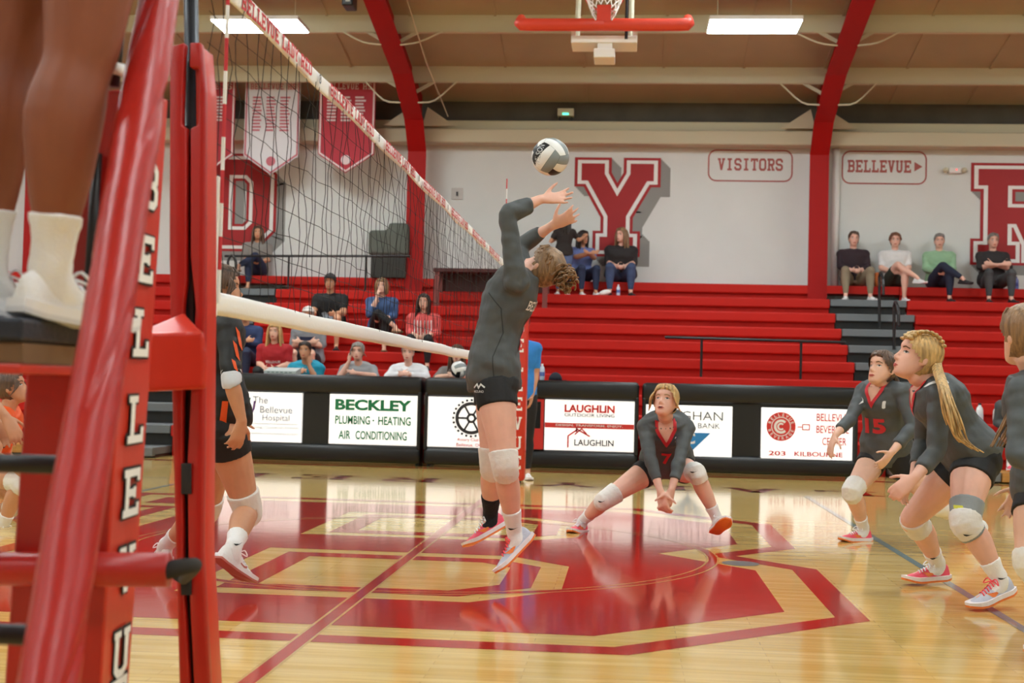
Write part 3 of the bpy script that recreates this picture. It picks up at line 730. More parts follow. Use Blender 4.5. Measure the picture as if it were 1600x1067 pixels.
for i, y in enumerate((.62, 1.86, 3.1, 4.34, 5.58, 6.82, 8.06)):
    for w3, dy, wd in (('BELLEVUE', -.235, .44), ('LADY', .145, .22), ('RED', .38, .165)):
        flat(slab2d(w3, .05, grow=.12, width=wd), (.0125, y+dy, 2.205), (0, 1, 0), (0, 0, 1)).build('lettering', M_RLET, net, fixn=False)
    flat(merge2d(ring2d(.013, .02, 16), stroke2d([(-.012, -.018), (.012, .018)], .004)), (.011, y+.61, 2.205), (0, 1, 0), (0, 0, 1)).build('maker_mark', M_BLKMET, net, fixn=False)
for y in (-.005, 9.005): MB().box((-.012, y-.012, 1.2), (.016, y+.014, 1.62 if y < 1 else 2.24), .003).build('side_strap', M_NETW, net)
def antenna(y, label, dx=.02):
    o = thing('net_antenna', label, 'antenna', (dx, y, 1.2), 'striped net antennas')
    for k in range(18):
        z = 1.24+k*.1
        MB().rod((dx, y, z), (dx, y, z+.1), .006, 8).build('band', M_NETW if k % 2 == 0 else M_RLET, o)
antenna(0, 'near red and white net antenna beside the padded post'); antenna(9.0, 'far red and white net antenna standing above the setter')
# near post
pa, pb = P(299, 40, -.25), P(309, 1067, -.25)
ax = nrm(pb-pa); foot = pa+ax*((0-pa[2])/ax[2]); top = pa-ax*.42
post = thing('net_post', 'near net post, dark pole in a split red pad', 'post', foot)
MB().rod(foot, top, .0205, 16).build('pole', mat('pole_navy', '#20242e', .35, metal=.3), post, True)
def q2(pts, Y, d):  # quad outline in photo pixels at depth Y, thickness d away from the camera
    return MB().prism([P(x, y, Y) for x, y in pts], (0, d, 0))
def padq(name, pts, Y, d, m, parent, bev=.006):
    mb = q2(pts, Y, d); me = mb.mesh(name); bm = bmesh.new(); bm.from_mesh(me); bmesh.ops.recalc_face_normals(bm, faces=bm.faces[:])
    bmesh.ops.bevel(bm, geom=bm.edges[:], offset=bev, segments=3, affect='EDGES', profile=.5); bm.to_mesh(me); bm.free(); me.shade_smooth(); me.materials.append(m)
    return link(name, me, parent)
PYF = -.31
padq('pad_panel', [(265, 72), (289, 66), (287, 106), (284, 195), (292, 200), (291, 440), (286, 480), (285, 700), (286, 900), (299, 1120), (281, 1120), (270, 700), (264, 400)], PYF, .03, M_PADR, post)
padq('pad_panel', [(296, 66), (314, 66), (320, 140), (319, 480), (318, 700), (316, 860), (330, 1120), (305, 1120), (294, 900), (292, 720), (305, 480), (297, 400), (297, 200), (309, 195), (310, 106), (296, 106)], PYF, .03, M_PADR, post)
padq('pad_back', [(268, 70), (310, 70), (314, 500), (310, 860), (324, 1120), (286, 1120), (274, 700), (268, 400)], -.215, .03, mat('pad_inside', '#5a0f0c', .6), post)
padq('pad_side', [(304, 72), (316, 72), (322, 140), (321, 500), (318, 860), (332, 1120), (314, 1120), (304, 860), (308, 500), (306, 140)], -.285, .10, M_PADO, post, .004)  # side face lit by its colour: brighter copy of the pad red
padq('slit_strip', [(286, 196), (300, 196), (303, 460), (300, 700), (298, 900), (312, 1120), (292, 1120), (282, 900), (283, 700), (284, 460)], -.276, .01, M_BLKMET, post, .001)  # black strip closing the gap between the two pad panels
for pts in ([(283, 724), (298, 724), (298, 772), (283, 772)], [(269, 889), (286, 888), (299, 893), (298, 930), (283, 930), (282, 912), (270, 905)]):
    padq('hook_strap', pts, PYF-.008, .008, mat('strap_black', '#2a2725', .9), post, .001)
# cushion over the winch
wp = MB()
fr = [P(x, y, -.52) for x, y in [(199, 614), (323, 608), (324, 560), (318, 518), (206, 521), (197, 560)]]
bk = [P(x, y, -.33) for x, y in [(212, 606), (318, 602), (322, 560), (316, 520), (216, 523), (210, 560)]]
wp.rings([fr, bk])
rf = [P(x, y, -.50) for x, y in [(207, 522), (318, 520)]]+[P(x, y, -.34) for x, y in [(288, 488), (268, 500)]]
wp.add(rf+[p+V(0, .03, -.05) for p in rf], [(0, 1, 2, 3), (7, 6, 5, 4), (0, 4, 5, 1), (1, 5, 6, 2), (2, 6, 7, 3), (3, 7, 4, 0)])
me = remesh(wp, .006, 6); me.materials.append(M_PADO); link('winch_cushion', me, post)
# far post with its lettered pad and pole
fp = thing('net_post', 'far net post in a red pad with white letters, behind the setter', 'post', (.13, 9.75, 0))
MB().rod((.13, 9.75, 0), (.13, 9.75, 2.3), .04, 12).build('pole', MATS['pole_navy'], fp, True)
MB().box((.05, 9.66, .03), (.21, 9.84, 1.86), .03).build('pad', M_PADO, fp, True)
for i, ch in enumerate('BELLEVUE'):
    v, f = glyph2d(ch); v = (v-[2.5, 3.5])*[.085/5, .135/7]
    flat((v, f), (.13, 9.655, 1.62-i*.2), (1, 0, 0), (0, 0, 1)).build('letter', M_NETW, fp, fixn=False)
# ---------------------------------------------------------------- referee stand
rs = thing('referee_stand', 'red padded referee stand with lettered pad and black rungs', 'referee stand', (-.75, -1.3, 0))
A, B = P(248, 0, -1.16), P(75, 1067, -1.99); d = B-A
fl = A+d*((.06-A[2])/d[2]); tp = A-d*.12
pts = [tp+(fl-tp)*t for t in np.linspace(0, 1, 60)]
R = tube_rings(pts, [.0435]*60, 22, 1); 
lm = MB().rings(R); me = remesh(lm, .008, 2)
ld = nrm(fl-tp)
for v in me.vertices:      # soft creases in the vinyl
    t = np.dot(np.array(v.co)-tp, ld); a = math.atan2(v.co.y-(tp+ld*t)[1], v.co.x-(tp+ld*t)[0])
    w_ = noise.noise(Vector((t*9, a*.7, 3.1)))*.5+noise.noise(Vector((t*3.2, a*.5, 9)))*.8
    cr_ = -max(0, noise.noise(Vector((t*7+a*1.2, a*.25, 1.7)))-.28)*.03
    n_ = np.array(v.co)-(tp+ld*t); n_ = nrm(n_)
    v.co = Vector(np.array(v.co)+n_*(w_*.0035+cr_))
me.materials.append(M_PADR); link('leg_pad', me, rs)
# lettered square pad on the inner legs
Yn, Yf = -1.05, -.83
near_l = [P(100, 140, Yn), P(41, 575, Yn), P(6, 1067, Yn)]; near_r = [P(210, 140, Yn), P(187, 575, Yn), P(158, 1067, Yn)]
far_r = [P(264, 155, Yf), P(236, 575, Yf), P(202, 1067, Yf)]
def ext(l): l.append(l[2]+(l[2]-l[1])*((.04-l[2][2])/(l[2]-l[1])[2])); return l
near_l, near_r, far_r = ext(near_l), ext(near_r), ext(far_r)
far_l = [a+(c-b) for a, b, c in zip(near_l, near_r, far_r)]
bx = MB()
R = []
for i in range(4): R.append([near_l[i], near_r[i], far_r[i], far_l[i]])
bx.rings(R); me = bx.mesh('p'); bm = bmesh.new(); bm.from_mesh(me); bmesh.ops.recalc_face_normals(bm, faces=bm.faces[:])
bmesh.ops.bevel(bm, geom=[e for e in bm.edges], offset=.008, segments=3, affect='EDGES', profile=.5); bm.to_mesh(me); bm.free()
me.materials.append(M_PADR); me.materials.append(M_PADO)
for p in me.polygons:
    if p.normal.x > .6: p.material_index = 1  # light on this side painted in with the brighter red
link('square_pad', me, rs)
M_LETK = mat('letter_shadow', '#2b2624', .7)
U_ = nrm(far_r[1]-near_r[1])
lett = [('B', 288, 232), ('E', 404, 222), ('L', 520, 214), ('L', 655, 202), ('E', 770, 195), ('V', 890, 188), ('U', 1020, 183), ('E', 1140, 178)]
N_ = nrm(np.cross(U_, V(0, 0, 1)))
for ch, py, px in lett:
    # find the point of the face under this pixel
    t = np.interp(py, [145, 575, 1067], [0, 1, 2]) if py < 1067 else 2.15
    i = min(int(t), 2); fr_ = t-i
    cn = near_r[i]+(near_r[i+1]-near_r[i])*fr_; cf = far_r[i]+(far_r[i+1]-far_r[i])*fr_
    c = cn+(cf-cn)*.52
    W_ = nrm(near_r[i]-near_r[i+1]); Nf = nrm(np.cross(U_, W_))
    for k, (gr, mm, dx) in enumerate(((.42, M_LETK, .006), (0.05, M_NETW, 0))):
        v, f = glyph2d(ch, gr); v = (v-[2.5, 3.5])*[.105/5, .105/7]
        flat((v+[dx, 0], f), c+Nf*(.003+.004*k), U_, W_).build('letter', mm, rs, fixn=False)
# rungs, second leg, platform
lp_ = lambda py: A+d*((P(0, py, A[1])[2]*0+0) if False else (py/1067.0))
off = V(-.62, 0, 0)
MB().tube([tp+off, fl+off], [.0435]*2, 16, 1).build('leg_pad', M_PADR, rs, True)
for px, py in ((85, 726), (45, 992)):
    t = (py-0)/1067.0; t = t*.9 if False else t
    # depth of the leg at that image height
    Yr = np.interp(py, [0, 1067], [-1.10, -1.90])
    c = P(px, py, Yr)
    MB().rod(c+V(-.6, 0, 0), c+V(.02, 0, 0), .0165, 14).build('rung', M_BLKMET, rs, True)
PZ = P(60, 503, -1.3)[2]
xa_, xb_ = P(-330, 520, -1.3)[0], P(105, 520, -1.3)[0]
MB().box((xa_, -1.5, PZ-.045), (xb_, -1.07, PZ), .008).build('platform_mat', mat('mat_navy', '#1c2130', .5, bump=.3, bscale=90), rs)
MB().box((xa_, -1.49, PZ-.085), (xb_, -1.08, PZ-.047)).build('platform_board', mat('platform_ply', '#7a5a3c', .6, var=.15), rs)
MB().box((xa_, -1.495, PZ-.105), (xb_, -1.07, PZ-.086), .004).build('platform_rim', M_PADO, rs)
ba, bb = P(-60, 888, -1.12), P(263, 890, -1.12)
MB().tube([ba+V(-.3, 0, 0), ba, bb], [.0365]*3, 16, 2, None, False).build('cross_bar_pad', M_PADR, rs, True)
ca, cb = P(258, 892, -1.12), P(287, 905, -.33)
MB().tube([ca, ca+V(.03, .1, 0), cb], [.02, .017, .015], 10, 2).build('clamp', MATS['strap_black'], rs, True)
MB().box((xa_+.02, -1.5, PZ+.0), (xa_+.06, -1.46, PZ+1.0)).build('guard_post', M_BLKMET, rs)
# white and navy fittings seen between the pads, at the stand's top
MB().rod(P(187, 20, -.95), P(176, 135, -.95), .016, 10).build('rail_tube', M_BLKMET, rs, True)
MB().rod(P(152, 240, -1.07), P(136, 500, -1.07), .012, 8).build('strap_bar', M_BLKMET, rs, True)
MB().rod(P(183, 100, -.952), P(181, 118, -.952), .018, 10).build('rail_collar', M_NETW, rs, True)
# ---------------------------------------------------------------- volleyball
def volleyball(c, r, label, rot, marks=True):
    o = thing('volleyball', label, 'ball', c)
    Rm = Matrix.Rotation(rot[0], 3, 'X') @ Matrix.Rotation(rot[1], 3, 'Y') @ Matrix.Rotation(rot[2], 3, 'Z')
    cols = [mat('ball_white', '#f0f1f0', .45, bump=.1, bscale=200), mat('ball_black', '#17191b', .45), mat('ball_grey', '#8b9496', .45)]
    axes = [(V(1,0,0), V(0,1,0), V(0,0,1)), (V(0,1,0), V(0,0,1), V(1,0,0)), (V(0,0,1), V(1,0,0), V(0,1,0))]
    pat = [(0, 2, 0), (2, 0, 1), (0, 1, 0), (1, 0, 2), (0, 2, 0), (0, 0, 1)]; fi = 0
    for n_, u_, w_ in axes:
        for s in (1, -1):
            for b in range(3):
                mb = MB(); K, L_ = 4, 9; vs = []
                g = .012
                for i in range(K+1):
                    for j in range(L_+1):
                        u = -1+2*(b+ (g+(1-2*g)*i/K))/3; w2_ = (-1+2*j/L_)*(1-g/2)
                        # equal angle cube to sphere
                        p = n_*s+u_*math.tan(u*math.pi/4)+w_*math.tan(w2_*math.pi/4)
                        e_ = 1-.012*(max(abs(2*i/K-1), abs(2*j/L_-1))**6)
                        vs.append(np.array(c)+np.array(Rm @ Vector(nrm(p)*r*e_)))
                mb.add(vs, [(i*(L_+1)+j, (i+1)*(L_+1)+j, (i+1)*(L_+1)+j+1, i*(L_+1)+j+1) for i in range(K) for j in range(L_)])
                mb.build('panel', cols[pat[fi][b]], o, True)
            fi += 1
    MB().ell(c, [(r*.985, 0, 0), (0, r*.985, 0), (0, 0, r*.985)], 24, 16).build('bladder', cols[1], o, True)
    if marks:
        v, f = text2d('WILSON', .042, .01, width=.14); mb = MB(); 
        dn = nrm(CAM-np.array(c)); u0 = nrm(CR*.40+CU*.92); w0 = nrm(np.cross(dn, u0))
        ctr = nrm(dn*.72-CR*.62+CU*.12); u1 = nrm(u0-ctr*np.dot(u0, ctr)); w1 = np.cross(ctr, u1)
        mb.add([np.array(c)+nrm(ctr*r+u1*q[0]+w1*q[1])*(r*1.004) for q in v], f); mb.build('lettering', mat('ball_mark', '#c9cdd0', .5), o, fixn=False)
    return o
volleyball(P(860, 245, 3.42), .105, 'black, white and grey volleyball in the air above the setter', (.5, .6, 1.15))
volleyball(P(717, 583, 12.15)+V(0, 0, 0), .105, 'white volleyball lying on the middle scorer table', (1, .3, 2), False)
bpy.data.objects['volleyball.001'].location.z = 1.08+.105
# ---------------------------------------------------------------- things on tables and rows
def bottle(x, y, z, label, h=.2, r=.032, col='#c9d6e6', cap='#f4f4f4', band_='#5a6fb0'):
    o = thing('water_bottle', label, 'bottle', (x, y, z), 'water bottles')
    pr = [(0, r*.9), (.01, r), (h*.66, r), (h*.78, r*.85), (h*.88, r*.42), (h*.92, r*.4)]
    mg = mat('bottle_'+col, col, .12, coat=.3)
    MB().rings([[(x+rr*math.cos(t), y+rr*math.sin(t), z+hh) for t in np.arange(12)*math.pi/6] for hh, rr in pr]).build('bottle_body', mg, o, True)
    MB().rod((x, y, z+h*.92), (x, y, z+h), r*.45, 10).build('cap', mat('cap_'+cap, cap, .5), o, True)
    MB().rings([[(x+(r+.0012)*math.cos(t), y+(r+.0012)*math.sin(t), z+hh) for t in np.arange(12)*math.pi/6] for hh in (h*.25, h*.5)], False).build('wrap_label', mat('band_'+band_, band_, .5), o, True)
def top_at(px, k, dy=.12): p = P(px, 500, rowY(k)+dy); return p[0], rowY(k)+dy, rowZ(k)
bx_ = P(837, 585, 12.25)[0]; bottle(bx_, 12.25, 1.08, 'left of two clear water bottles on the middle scorer table')
bx_ = P(847, 585, 12.25)[0]; bottle(bx_, 12.25, 1.08, 'right of two clear water bottles on the middle scorer table')
x, y, z = top_at(965, 1, .1); bottle(x, y, z, 'water bottle by the feet of the woman under letter Y', .18, .03)
x, y, z = top_at(1531, 8, .1); bottle(P(1531, 620, y)[0], y, z, 'white bottle with dark cap behind the right bench', .27, .045, '#eef0f2', '#22252b', '#e2e4ea')
x, y, z = top_at(1533, 9, .1); bottle(P(1529, 660, y)[0], y, z, 'small white bottle with dark cap on the lowest right row', .12, .04, '#eef0f2', '#22252b', '#e2e4ea')
x, y, z = top_at(1558, 8, .1); bottle(P(1558, 620, y)[0], y, z, 'white jug near the right edge of the picture', .25, .05, '#e6e4e0', '#c9c9c6', '#e6e4e0')
x, y, z = top_at(1587, 0, .2); bottle(x, y, z, 'blue bottle on the top row at far right', .22, .04, '#6d78b0', '#40486a', '#39448a')
x, y, z = top_at(432, 7, .1); bottle(P(432, 560, rowY(7)+.1)[0], rowY(7)+.1, rowZ(7), 'water bottle between the navy sweatshirt and red shirt spectators', .2, .03)
# dark cap on the table
c = P(868, 588, 12.2); o = thing('baseball_cap', 'dark navy cap lying on the middle scorer table', 'cap', (c[0], 12.2, 1.08))
mc = mat('cap_navy', '#141826', .8)
MB().rings([[(c[0]+.085*math.cos(t)*math.cos(a), 12.2+.085*math.sin(t)*math.cos(a), 1.082+.1*math.sin(a)) for t in np.arange(16)*math.pi/8] for a in (0, .4, .8, 1.2, 1.52)]).build('crown', mc, o, True)
MB().rings([[(c[0]+.07+(.07*math.cos(t)), 12.2+.075*math.sin(t), 1.082+h_) for t in np.arange(16)*math.pi/8] for h_ in (0, .006)]).build('brim', mc, o)
# laptop box on the left table
c = P(442, 578, 12.2); o = thing('control_box', 'pale scoreboard control box on the left scorer table', 'box', (c[0], 12.2, 1.08))
MB().hexa([(c[0]-.2, 12.06, 1.08), (c[0]+.2, 12.06, 1.08), (c[0]+.2, 12.32, 1.08), (c[0]-.2, 12.32, 1.08), (c[0]-.2, 12.06, 1.115), (c[0]+.2, 12.06, 1.115), (c[0]+.2, 12.32, 1.16), (c[0]-.2, 12.32, 1.16)]).build('case', mat('case_pale', '#b9c2c0', .5), o)
for i in range(6): MB().box((c[0]-.16+i*.055, 12.055, 1.09), (c[0]-.125+i*.055, 12.061, 1.106)).build('key', mat('key_grey', '#7f8f8c', .5), o)
# crumpled white shirt / bag under the woman by letter Y and orange bag by the man in maroon
c = P(945, 457, rowY(1)+.12); o = MB(); o.ell((c[0], c[1], rowZ(1)+.045), [(.1, 0, .02), (0, .06, 0), (0, 0, .05)]); me = remesh(o, .012, 2); me.materials.append(M_WHITE); tag(link('paper_wrapper', me, None, (c[0], c[1], rowZ(1))), 'white crumpled wrapper on the row below letter Y', 'wrapper')
c = P(1371, 452, 18.2); o = MB().box((c[0]-.05, 18.12, 2.762), (c[0]+.05, 18.24, 3.0), .02); tag(o.build('paper_bag', mat('bag_orange', '#c8682a', .7), None, True, (c[0], 18.18, 2.762)), 'orange bag between the man in maroon and the handrail', 'bag')
# ================================================================ people
def skin(name, c): return mat('skin_'+name, c, .5, var=.05, vscale=14, spec=.4)
SK1, SK2, SK3, SK4 = skin('fair', '#e6b79f'), skin('tan', '#cf9876'), skin('brown', '#8c5038'), skin('rosy', '#e8b5a0')
def hairm(n, c): return mat('hair_'+n, c, .42, var=.45, vscale=60, bump=.8, bscale=90, stretch=(1, 1, .15), spec=.6)
HB, HBR, HDK, HGR, HLB, HAU = hairm('blonde', '#c9a56c'), hairm('brown', '#5a4130'), hairm('dark', '#2a1d18'), hairm('grey', '#8f8984'), hairm('lightbrown', '#8b6a48'), hairm('auburn', '#7a4a30')
M_EYE, M_IRIS, M_LIP, M_BROW = mat('eye_white', '#f1eeea', .3), mat('iris_dark', '#33261e', .3), mat('lips', '#b8564f', .45), mat('brow', '#6a4a34', .8)
def cloth(n, c, rough=.8, var=.06, bump=.5, bs=14): return mat('cloth_'+n, c, rough, var=var, vscale=9, bump=bump, bscale=bs, sheen=.0)
C_JER = cloth('jersey_grey', '#4d5254', .62, .1, .35, 12); C_SHO = cloth('shorts_black', '#141416', .7); C_REDT = cloth('red_trim', '#d02c36', .6, .03, .1)
def cut(pts, rad, f0, f1):
    """piece of a polyline between length fractions"""
    p = np.array(pts, float); r = np.array([(x, x) if np.isscalar(x) else x for x in rad], float)
    L = np.concatenate([[0], np.cumsum(np.linalg.norm(np.diff(p, axis=0), axis=1))]); L /= L[-1]
    ts = [f0]+[t for t in L if f0+.02 < t < f1-.02]+[f1]
    return [np.array([np.interp(t, L, p[:, i]) for i in range(3)]) for t in ts], [np.array([np.interp(t, L, r[:, i]) for i in range(2)]) for t in ts]
class Fig: pass
def perp(v, t): return v-t*np.dot(v, t)
def torso_rings(F, t0, t1, grow, n=24, k=9, flare=0.):
    prof = [(-.16, .10, .095), (-.06, .155, .115), (.06, .172, .118), (.2, .168, .115), (.42, .136, .098), (.62, .146, .107), (.8, .160, .112), (.93, .160, .100), (1.02, .130, .080), (1.10, .078, .062)]
    ts = np.array([p[0] for p in prof]); out = []
    for t in np.linspace(t0, t1, k):
        a = np.interp(t, ts, [p[1] for p in prof])*F.sc*F.w; b = np.interp(t, ts, [p[2] for p in prof])*F.sc*F.d
        if F.fem and .62 < t < .9: b += .012*F.sc*math.sin((t-.62)/.28*math.pi)
        if not F.fem and t > .6: a *= 1.12
        if not F.fem and t < .3: a *= .93
        g = grow+flare*max(0, 1-(t-t0)/.35)
        c = (1-t)**2*F.pel+2*t*(1-t)*F.mid+t*t*F.neck if t > 0 else F.pel+(F.mid-F.pel)*2*t
        tg = nrm(2*(1-t)*(F.mid-F.pel)+2*t*(F.neck-F.mid)) if t > 0 else nrm(F.mid-F.pel)
        s = nrm(F.hs*(1-max(0, min(1, t)))+F.ss*max(0, min(1, t))); s = nrm(perp(s, tg)); f = np.cross(tg, s)
        out.append([c+s*(a+g)*math.copysign(abs(math.cos(q))**.85, math.cos(q))+f*(b+g)*math.copysign(abs(math.sin(q))**.85, math.sin(q)) for q in np.arange(n)*2*math.pi/n])
    return out
def leg_chain(F, s):
    h, k, a, toe = F.J['hip'+s], F.J['kn'+s], F.J['an'+s], F.J['toe'+s]
    sh = nrm(a-k); b = nrm(perp(k-(h+a)/2+0.0, sh)) if np.linalg.norm(perp(k-(h+a)/2, sh)) > .03 else nrm(perp(toe-a, sh))
    b = -b      # back of the leg
    th = nrm(k-h); fr = -nrm(perp(b, th)) if np.linalg.norm(perp(b, th)) > .05 else b*0
    S_ = F.sc
    pts = [h, h+.33*(k-h)+fr*.012*S_, h+.7*(k-h)+fr*.01*S_, k, k+.12*(a-k)+b*.006*S_, k+.32*(a-k)+b*.017*S_, k+.6*(a-k)+b*.008*S_, k+.86*(a-k), a]
    g = F.lw*S_
    return pts, [x*g for x in (.094, .089, .069, .056, .052, .0585, .047, .034*min(1, 1.05/F.lw), .034*min(1, 1.05/F.lw))]
def arm_chain(F, s):
    h, k, a = F.J['sh'+s], F.J['el'+s], F.J['wr'+s]; g = F.aw*F.sc
    pts = [h, h+.35*(k-h), h+.72*(k-h), k, k+.22*(a-k), k+.55*(a-k), k+.88*(a-k), a]
    return pts, [x*g for x in (.055, .049, .041, .038, .0405, .035, .027, .0255)]
def head_grid(F, grow=0., nz=22, na=28, zlo=-.113, zhi=.118):
    zs = [-.118, -.108, -.09, -.07, -.045, -.02, .01, .04, .07, .095, .11, .118]
    fr = [.050, .082, .087, .087, .086, .084, .084, .091, .084, .058, .03, .004]
    bk = [.020, .012, -.01, -.045, -.075, -.088, -.097, -.099, -.090, -.066, -.036, -.006]
    wd = [.012, .031, .045, .054, .063, .069, .074, .076, .070, .053, .032, .004]
    R = []
    for z in np.linspace(zlo, zhi, nz):
        a, b, w_ = np.interp(z, zs, fr), np.interp(z, zs, bk), np.interp(z, zs, wd); c, d_ = (a+b)/2, (a-b)/2
        row = []
        for q in np.arange(na)*2*math.pi/na:
            x, y = w_*math.sin(q), c+d_*math.cos(q)
            if math.cos(q) > 0:
                for sx in (-1, 1): y -= .011*math.exp(-((x-sx*.031)/.015)**2-((z-.004)/.013)**2)
                y += .006*math.exp(-(x/.04)**2-((z-.028)/.012)**2)
                y += .005*math.exp(-(x/.022)**2-((z+.066)/.011)**2)-.004*math.exp(-(x/.02)**2-((z+.082)/.007)**2)
            n_ = nrm(V(x, (y-c), z*.8))
            row.append(V(x, y, z)+n_*grow)
        R.append(row)
    return R
def hw(F, p): return F.head+(F.hr*p[0]+F.hf*p[1]+F.hu*p[2])*F.hsz
def hand(mb, F, s, wr, fore):
    H_ = F.J.get('hand'+s, {})
    d_ = nrm(H_.get('dir', fore)); pn = H_.get('palm', None)
    if pn is None: pn = nrm(perp(nrm(F.pel+(F.neck-F.pel)*.5-wr), d_))
    pn = nrm(perp(np.array(pn, float), d_)); tw = np.cross(d_, pn)*(1 if s == 'R' else -1)
    S_ = F.sc*H_.get('scale', 1.); curl = H_.get('curl', .35); spread = H_.get('spread', .12)
    mb.tube([wr-d_*.01, wr+d_*.025*S_, wr+d_*.06*S_, wr+d_*.092*S_], [(.025*S_, .019*S_), (.032*S_, .018*S_), (.040*S_, .016*S_), (.040*S_, .012*S_)], 12, 2, tw)
    for i, (o_, L_) in enumerate(((.030, .070), (.010, .079), (-.010, .074), (-.029, .058))):
        p = wr+d_*(.088-.004*abs(i-1))*S_+tw*o_*S_; dd = nrm(d_+tw*spread*(1.2-.8*i)); pts = [p-d_*.02*S_, p]
        for j, fr_ in enumerate((.45, .3, .25)):
            c_ = curl*(.6+.5*j)*H_.get('fc', [1, 1, 1, 1])[i]; dd = nrm(dd*math.cos(c_)+pn*math.sin(c_)); p = p+dd*L_*fr_*S_; pts.append(p)
        mb.tube(pts, [x*S_ for x in (.0095, .0095, .0088, .008, .0068)], 8, 2)
    p = wr+d_*.028*S_+tw*.024*S_; dd = nrm(d_*.55+tw*.8+pn*H_.get('thumb', .35)); pts = [wr+d_*.02*S_, p]
    for L_ in (.034, .032, .026): p = p+dd*L_*S_; pts.append(p); dd = nrm(dd+d_*.35+pn*.12)
    mb.tube(pts, [x*S_ for x in (.014, .0135, .0105, .009, .0075)], 8, 2)
def shoe_frame(F, s):
    a, toe = F.J['an'+s], F.J['toe'+s]; up = F.J.get('soleup'+s, V(0, 0, 1)); f0 = toe-a
    sd = nrm(np.cross(f0, up)); L_ = .265*F.sc*F.J.get('shoe', 1.)
    ang = math.atan2(.085*F.sc, .78*L_); f0n = nrm(f0)
    f = f0n*math.cos(ang)+np.cross(sd, f0n)*math.sin(ang); u = np.cross(sd, f)
    heel = a-f*.22*L_-u*.092*F.sc
    return heel, f, u, sd, L_
def shoes(F, root, S, col):
    st = [(-.0, .022, .07), (.03, .03, .088), (.12, .036, .098), (.25, .037, .096), (.38, .036, .088), (.5, .039, .072), (.62, .045, .060), (.75, .047, .052), (.87, .042, .044), (.95, .031, .036), (1., .014, .026)]
    for s in 'LR':
        up_m, so_m, la_m, acc = col[s] if isinstance(col, dict) else col
        heel, f, u, sd, L_ = shoe_frame(F, s); g = F.sc; R, so = [], []
        for t, w_, h_ in st:
            c = heel+f*t*L_; row = []
            for q in np.arange(16)*2*math.pi/16:
                y = math.sin(q); x = math.cos(q)
                z = .014+(h_-.014)*(max(0, y)**.8) if y > 0 else .014
                row.append(c+sd*w_*g*x*(1-.25*max(0, y))+u*z*g)
            R.append(row)
        mb = MB().rings(R); me = remesh(mb, .008 if F.vox < .01 else .013, 2); me.materials.append(up_m); sh = link('shoe', me, root)
        lo, hi = [], []
        for k, off in enumerate((0, .0)):
            pass
        Ls = [(heel+f*t*L_, w_*g+.004) for t, w_, h_ in st]; Ls[0] = (Ls[0][0]-f*.006, Ls[0][1]); Ls[-1] = (Ls[-1][0]+f*.006, Ls[-1][1])
        ol = [c+sd*w_ for c, w_ in Ls]+[c-sd*w_ for c, w_ in Ls[::-1]]
        spring = [u*(.018*max(0, (t-.7)/.3)**2+.008*max(0, (.12-t)/.12)**2)*g for t, _, _ in st]; spring = spring+spring[::-1]
        MB().rings([[p+q-f*0 for p, q in zip(ol, spring)], [p+q+u*.010*g for p, q in zip(ol, spring)]]).build('outsole', acc, sh)
        MB().rings([[p+q+u*.010*g for p, q in zip(ol, spring)], [p+q*.6+u*.030*g for p, q in zip(ol, spring)]]).build('midsole', so_m, sh)
        if la_m is not None and F.vox < .01:
            lm = MB()
            for i, t in enumerate((.40, .46, .52, .58, .64)):
                h_ = np.interp(t, [x[0] for x in st], [x[2] for x in st])*g+.002; w_ = .022*g
                c = heel+f*t*L_
                lm.tube([c+sd*w_+u*(h_*.86), c+f*.008+u*(h_*1.02), c-sd*w_+f*.016+u*(h_*.86)], [.0035]*3, 6, 3)
            c = heel+f*.4*L_+u*.092*g
            for sg in (-1, 1): lm.tube([c, c+sd*sg*.03+u*.012, c+sd*sg*.05-u*.012+f*.01, c+sd*sg*.02-u*.004, c], [.003]*5, 6, 3)
            lm.build('laces', la_m, sh, True)
            bv = bvh_of(me); base = org(sh)
            for sg in (-1, 1):
                vf = swoosh2d(.10*g); vf = (vf[0]*[-sg, 1], vf[1])
                U_ = f*sg*-1; 
                decal(vf, heel+f*.45*L_+u*.05*g+sd*sg*.05-base, sd*0+f*(1 if sg > 0 else -1), u, bv, .002, 'side_mark', acc, sh, base, N=sd*sg)
def decal(vf, o, U, W, bv, off, name, m, parent, base=None, N=None, maxe=.012, lift=.12, reach=.3):
    base = V(0, 0, 0) if base is None else base; U, W = nrm(U), nrm(W)
    if N is None: N = nrm(np.cross(U, W))
    bm = bmesh.new(); vs = [bm.verts.new((q[0], q[1], 0)) for q in vf[0]]
    for q in vf[1]:
        try: bm.faces.new([vs[i] for i in q])
        except ValueError: pass
    bmesh.ops.triangulate(bm, faces=bm.faces[:])
    for _ in range(4):
        e = [x for x in bm.edges if x.calc_length() > maxe]
        if not e: break
        bmesh.ops.subdivide_edges(bm, edges=e, cuts=1); bmesh.ops.triangulate(bm, faces=bm.faces[:])
    Nv = Vector(N); keep = True
    for v in bm.verts:
        p = Vector(np.array(o)+U*v.co.x+W*v.co.y)
        h = bv.ray_cast(p+Nv*lift, -Nv, reach)
        if h[0] is None:
            h = bv.find_nearest(p); nn = h[1] if h[1].dot(Nv) > 0 else -h[1]
        else: nn = h[1] if h[1].dot(Nv) > 0 else -h[1]
        v.co = h[0]+nn*off
    me = bpy.data.meshes.new(name); bm.to_mesh(me); bm.free(); me.shade_smooth(); me.materials.append(m)
    ob = bpy.data.objects.new(name, me); COL.objects.link(ob); ob.parent = parent; ORG[ob.name] = org(parent)
    return ob
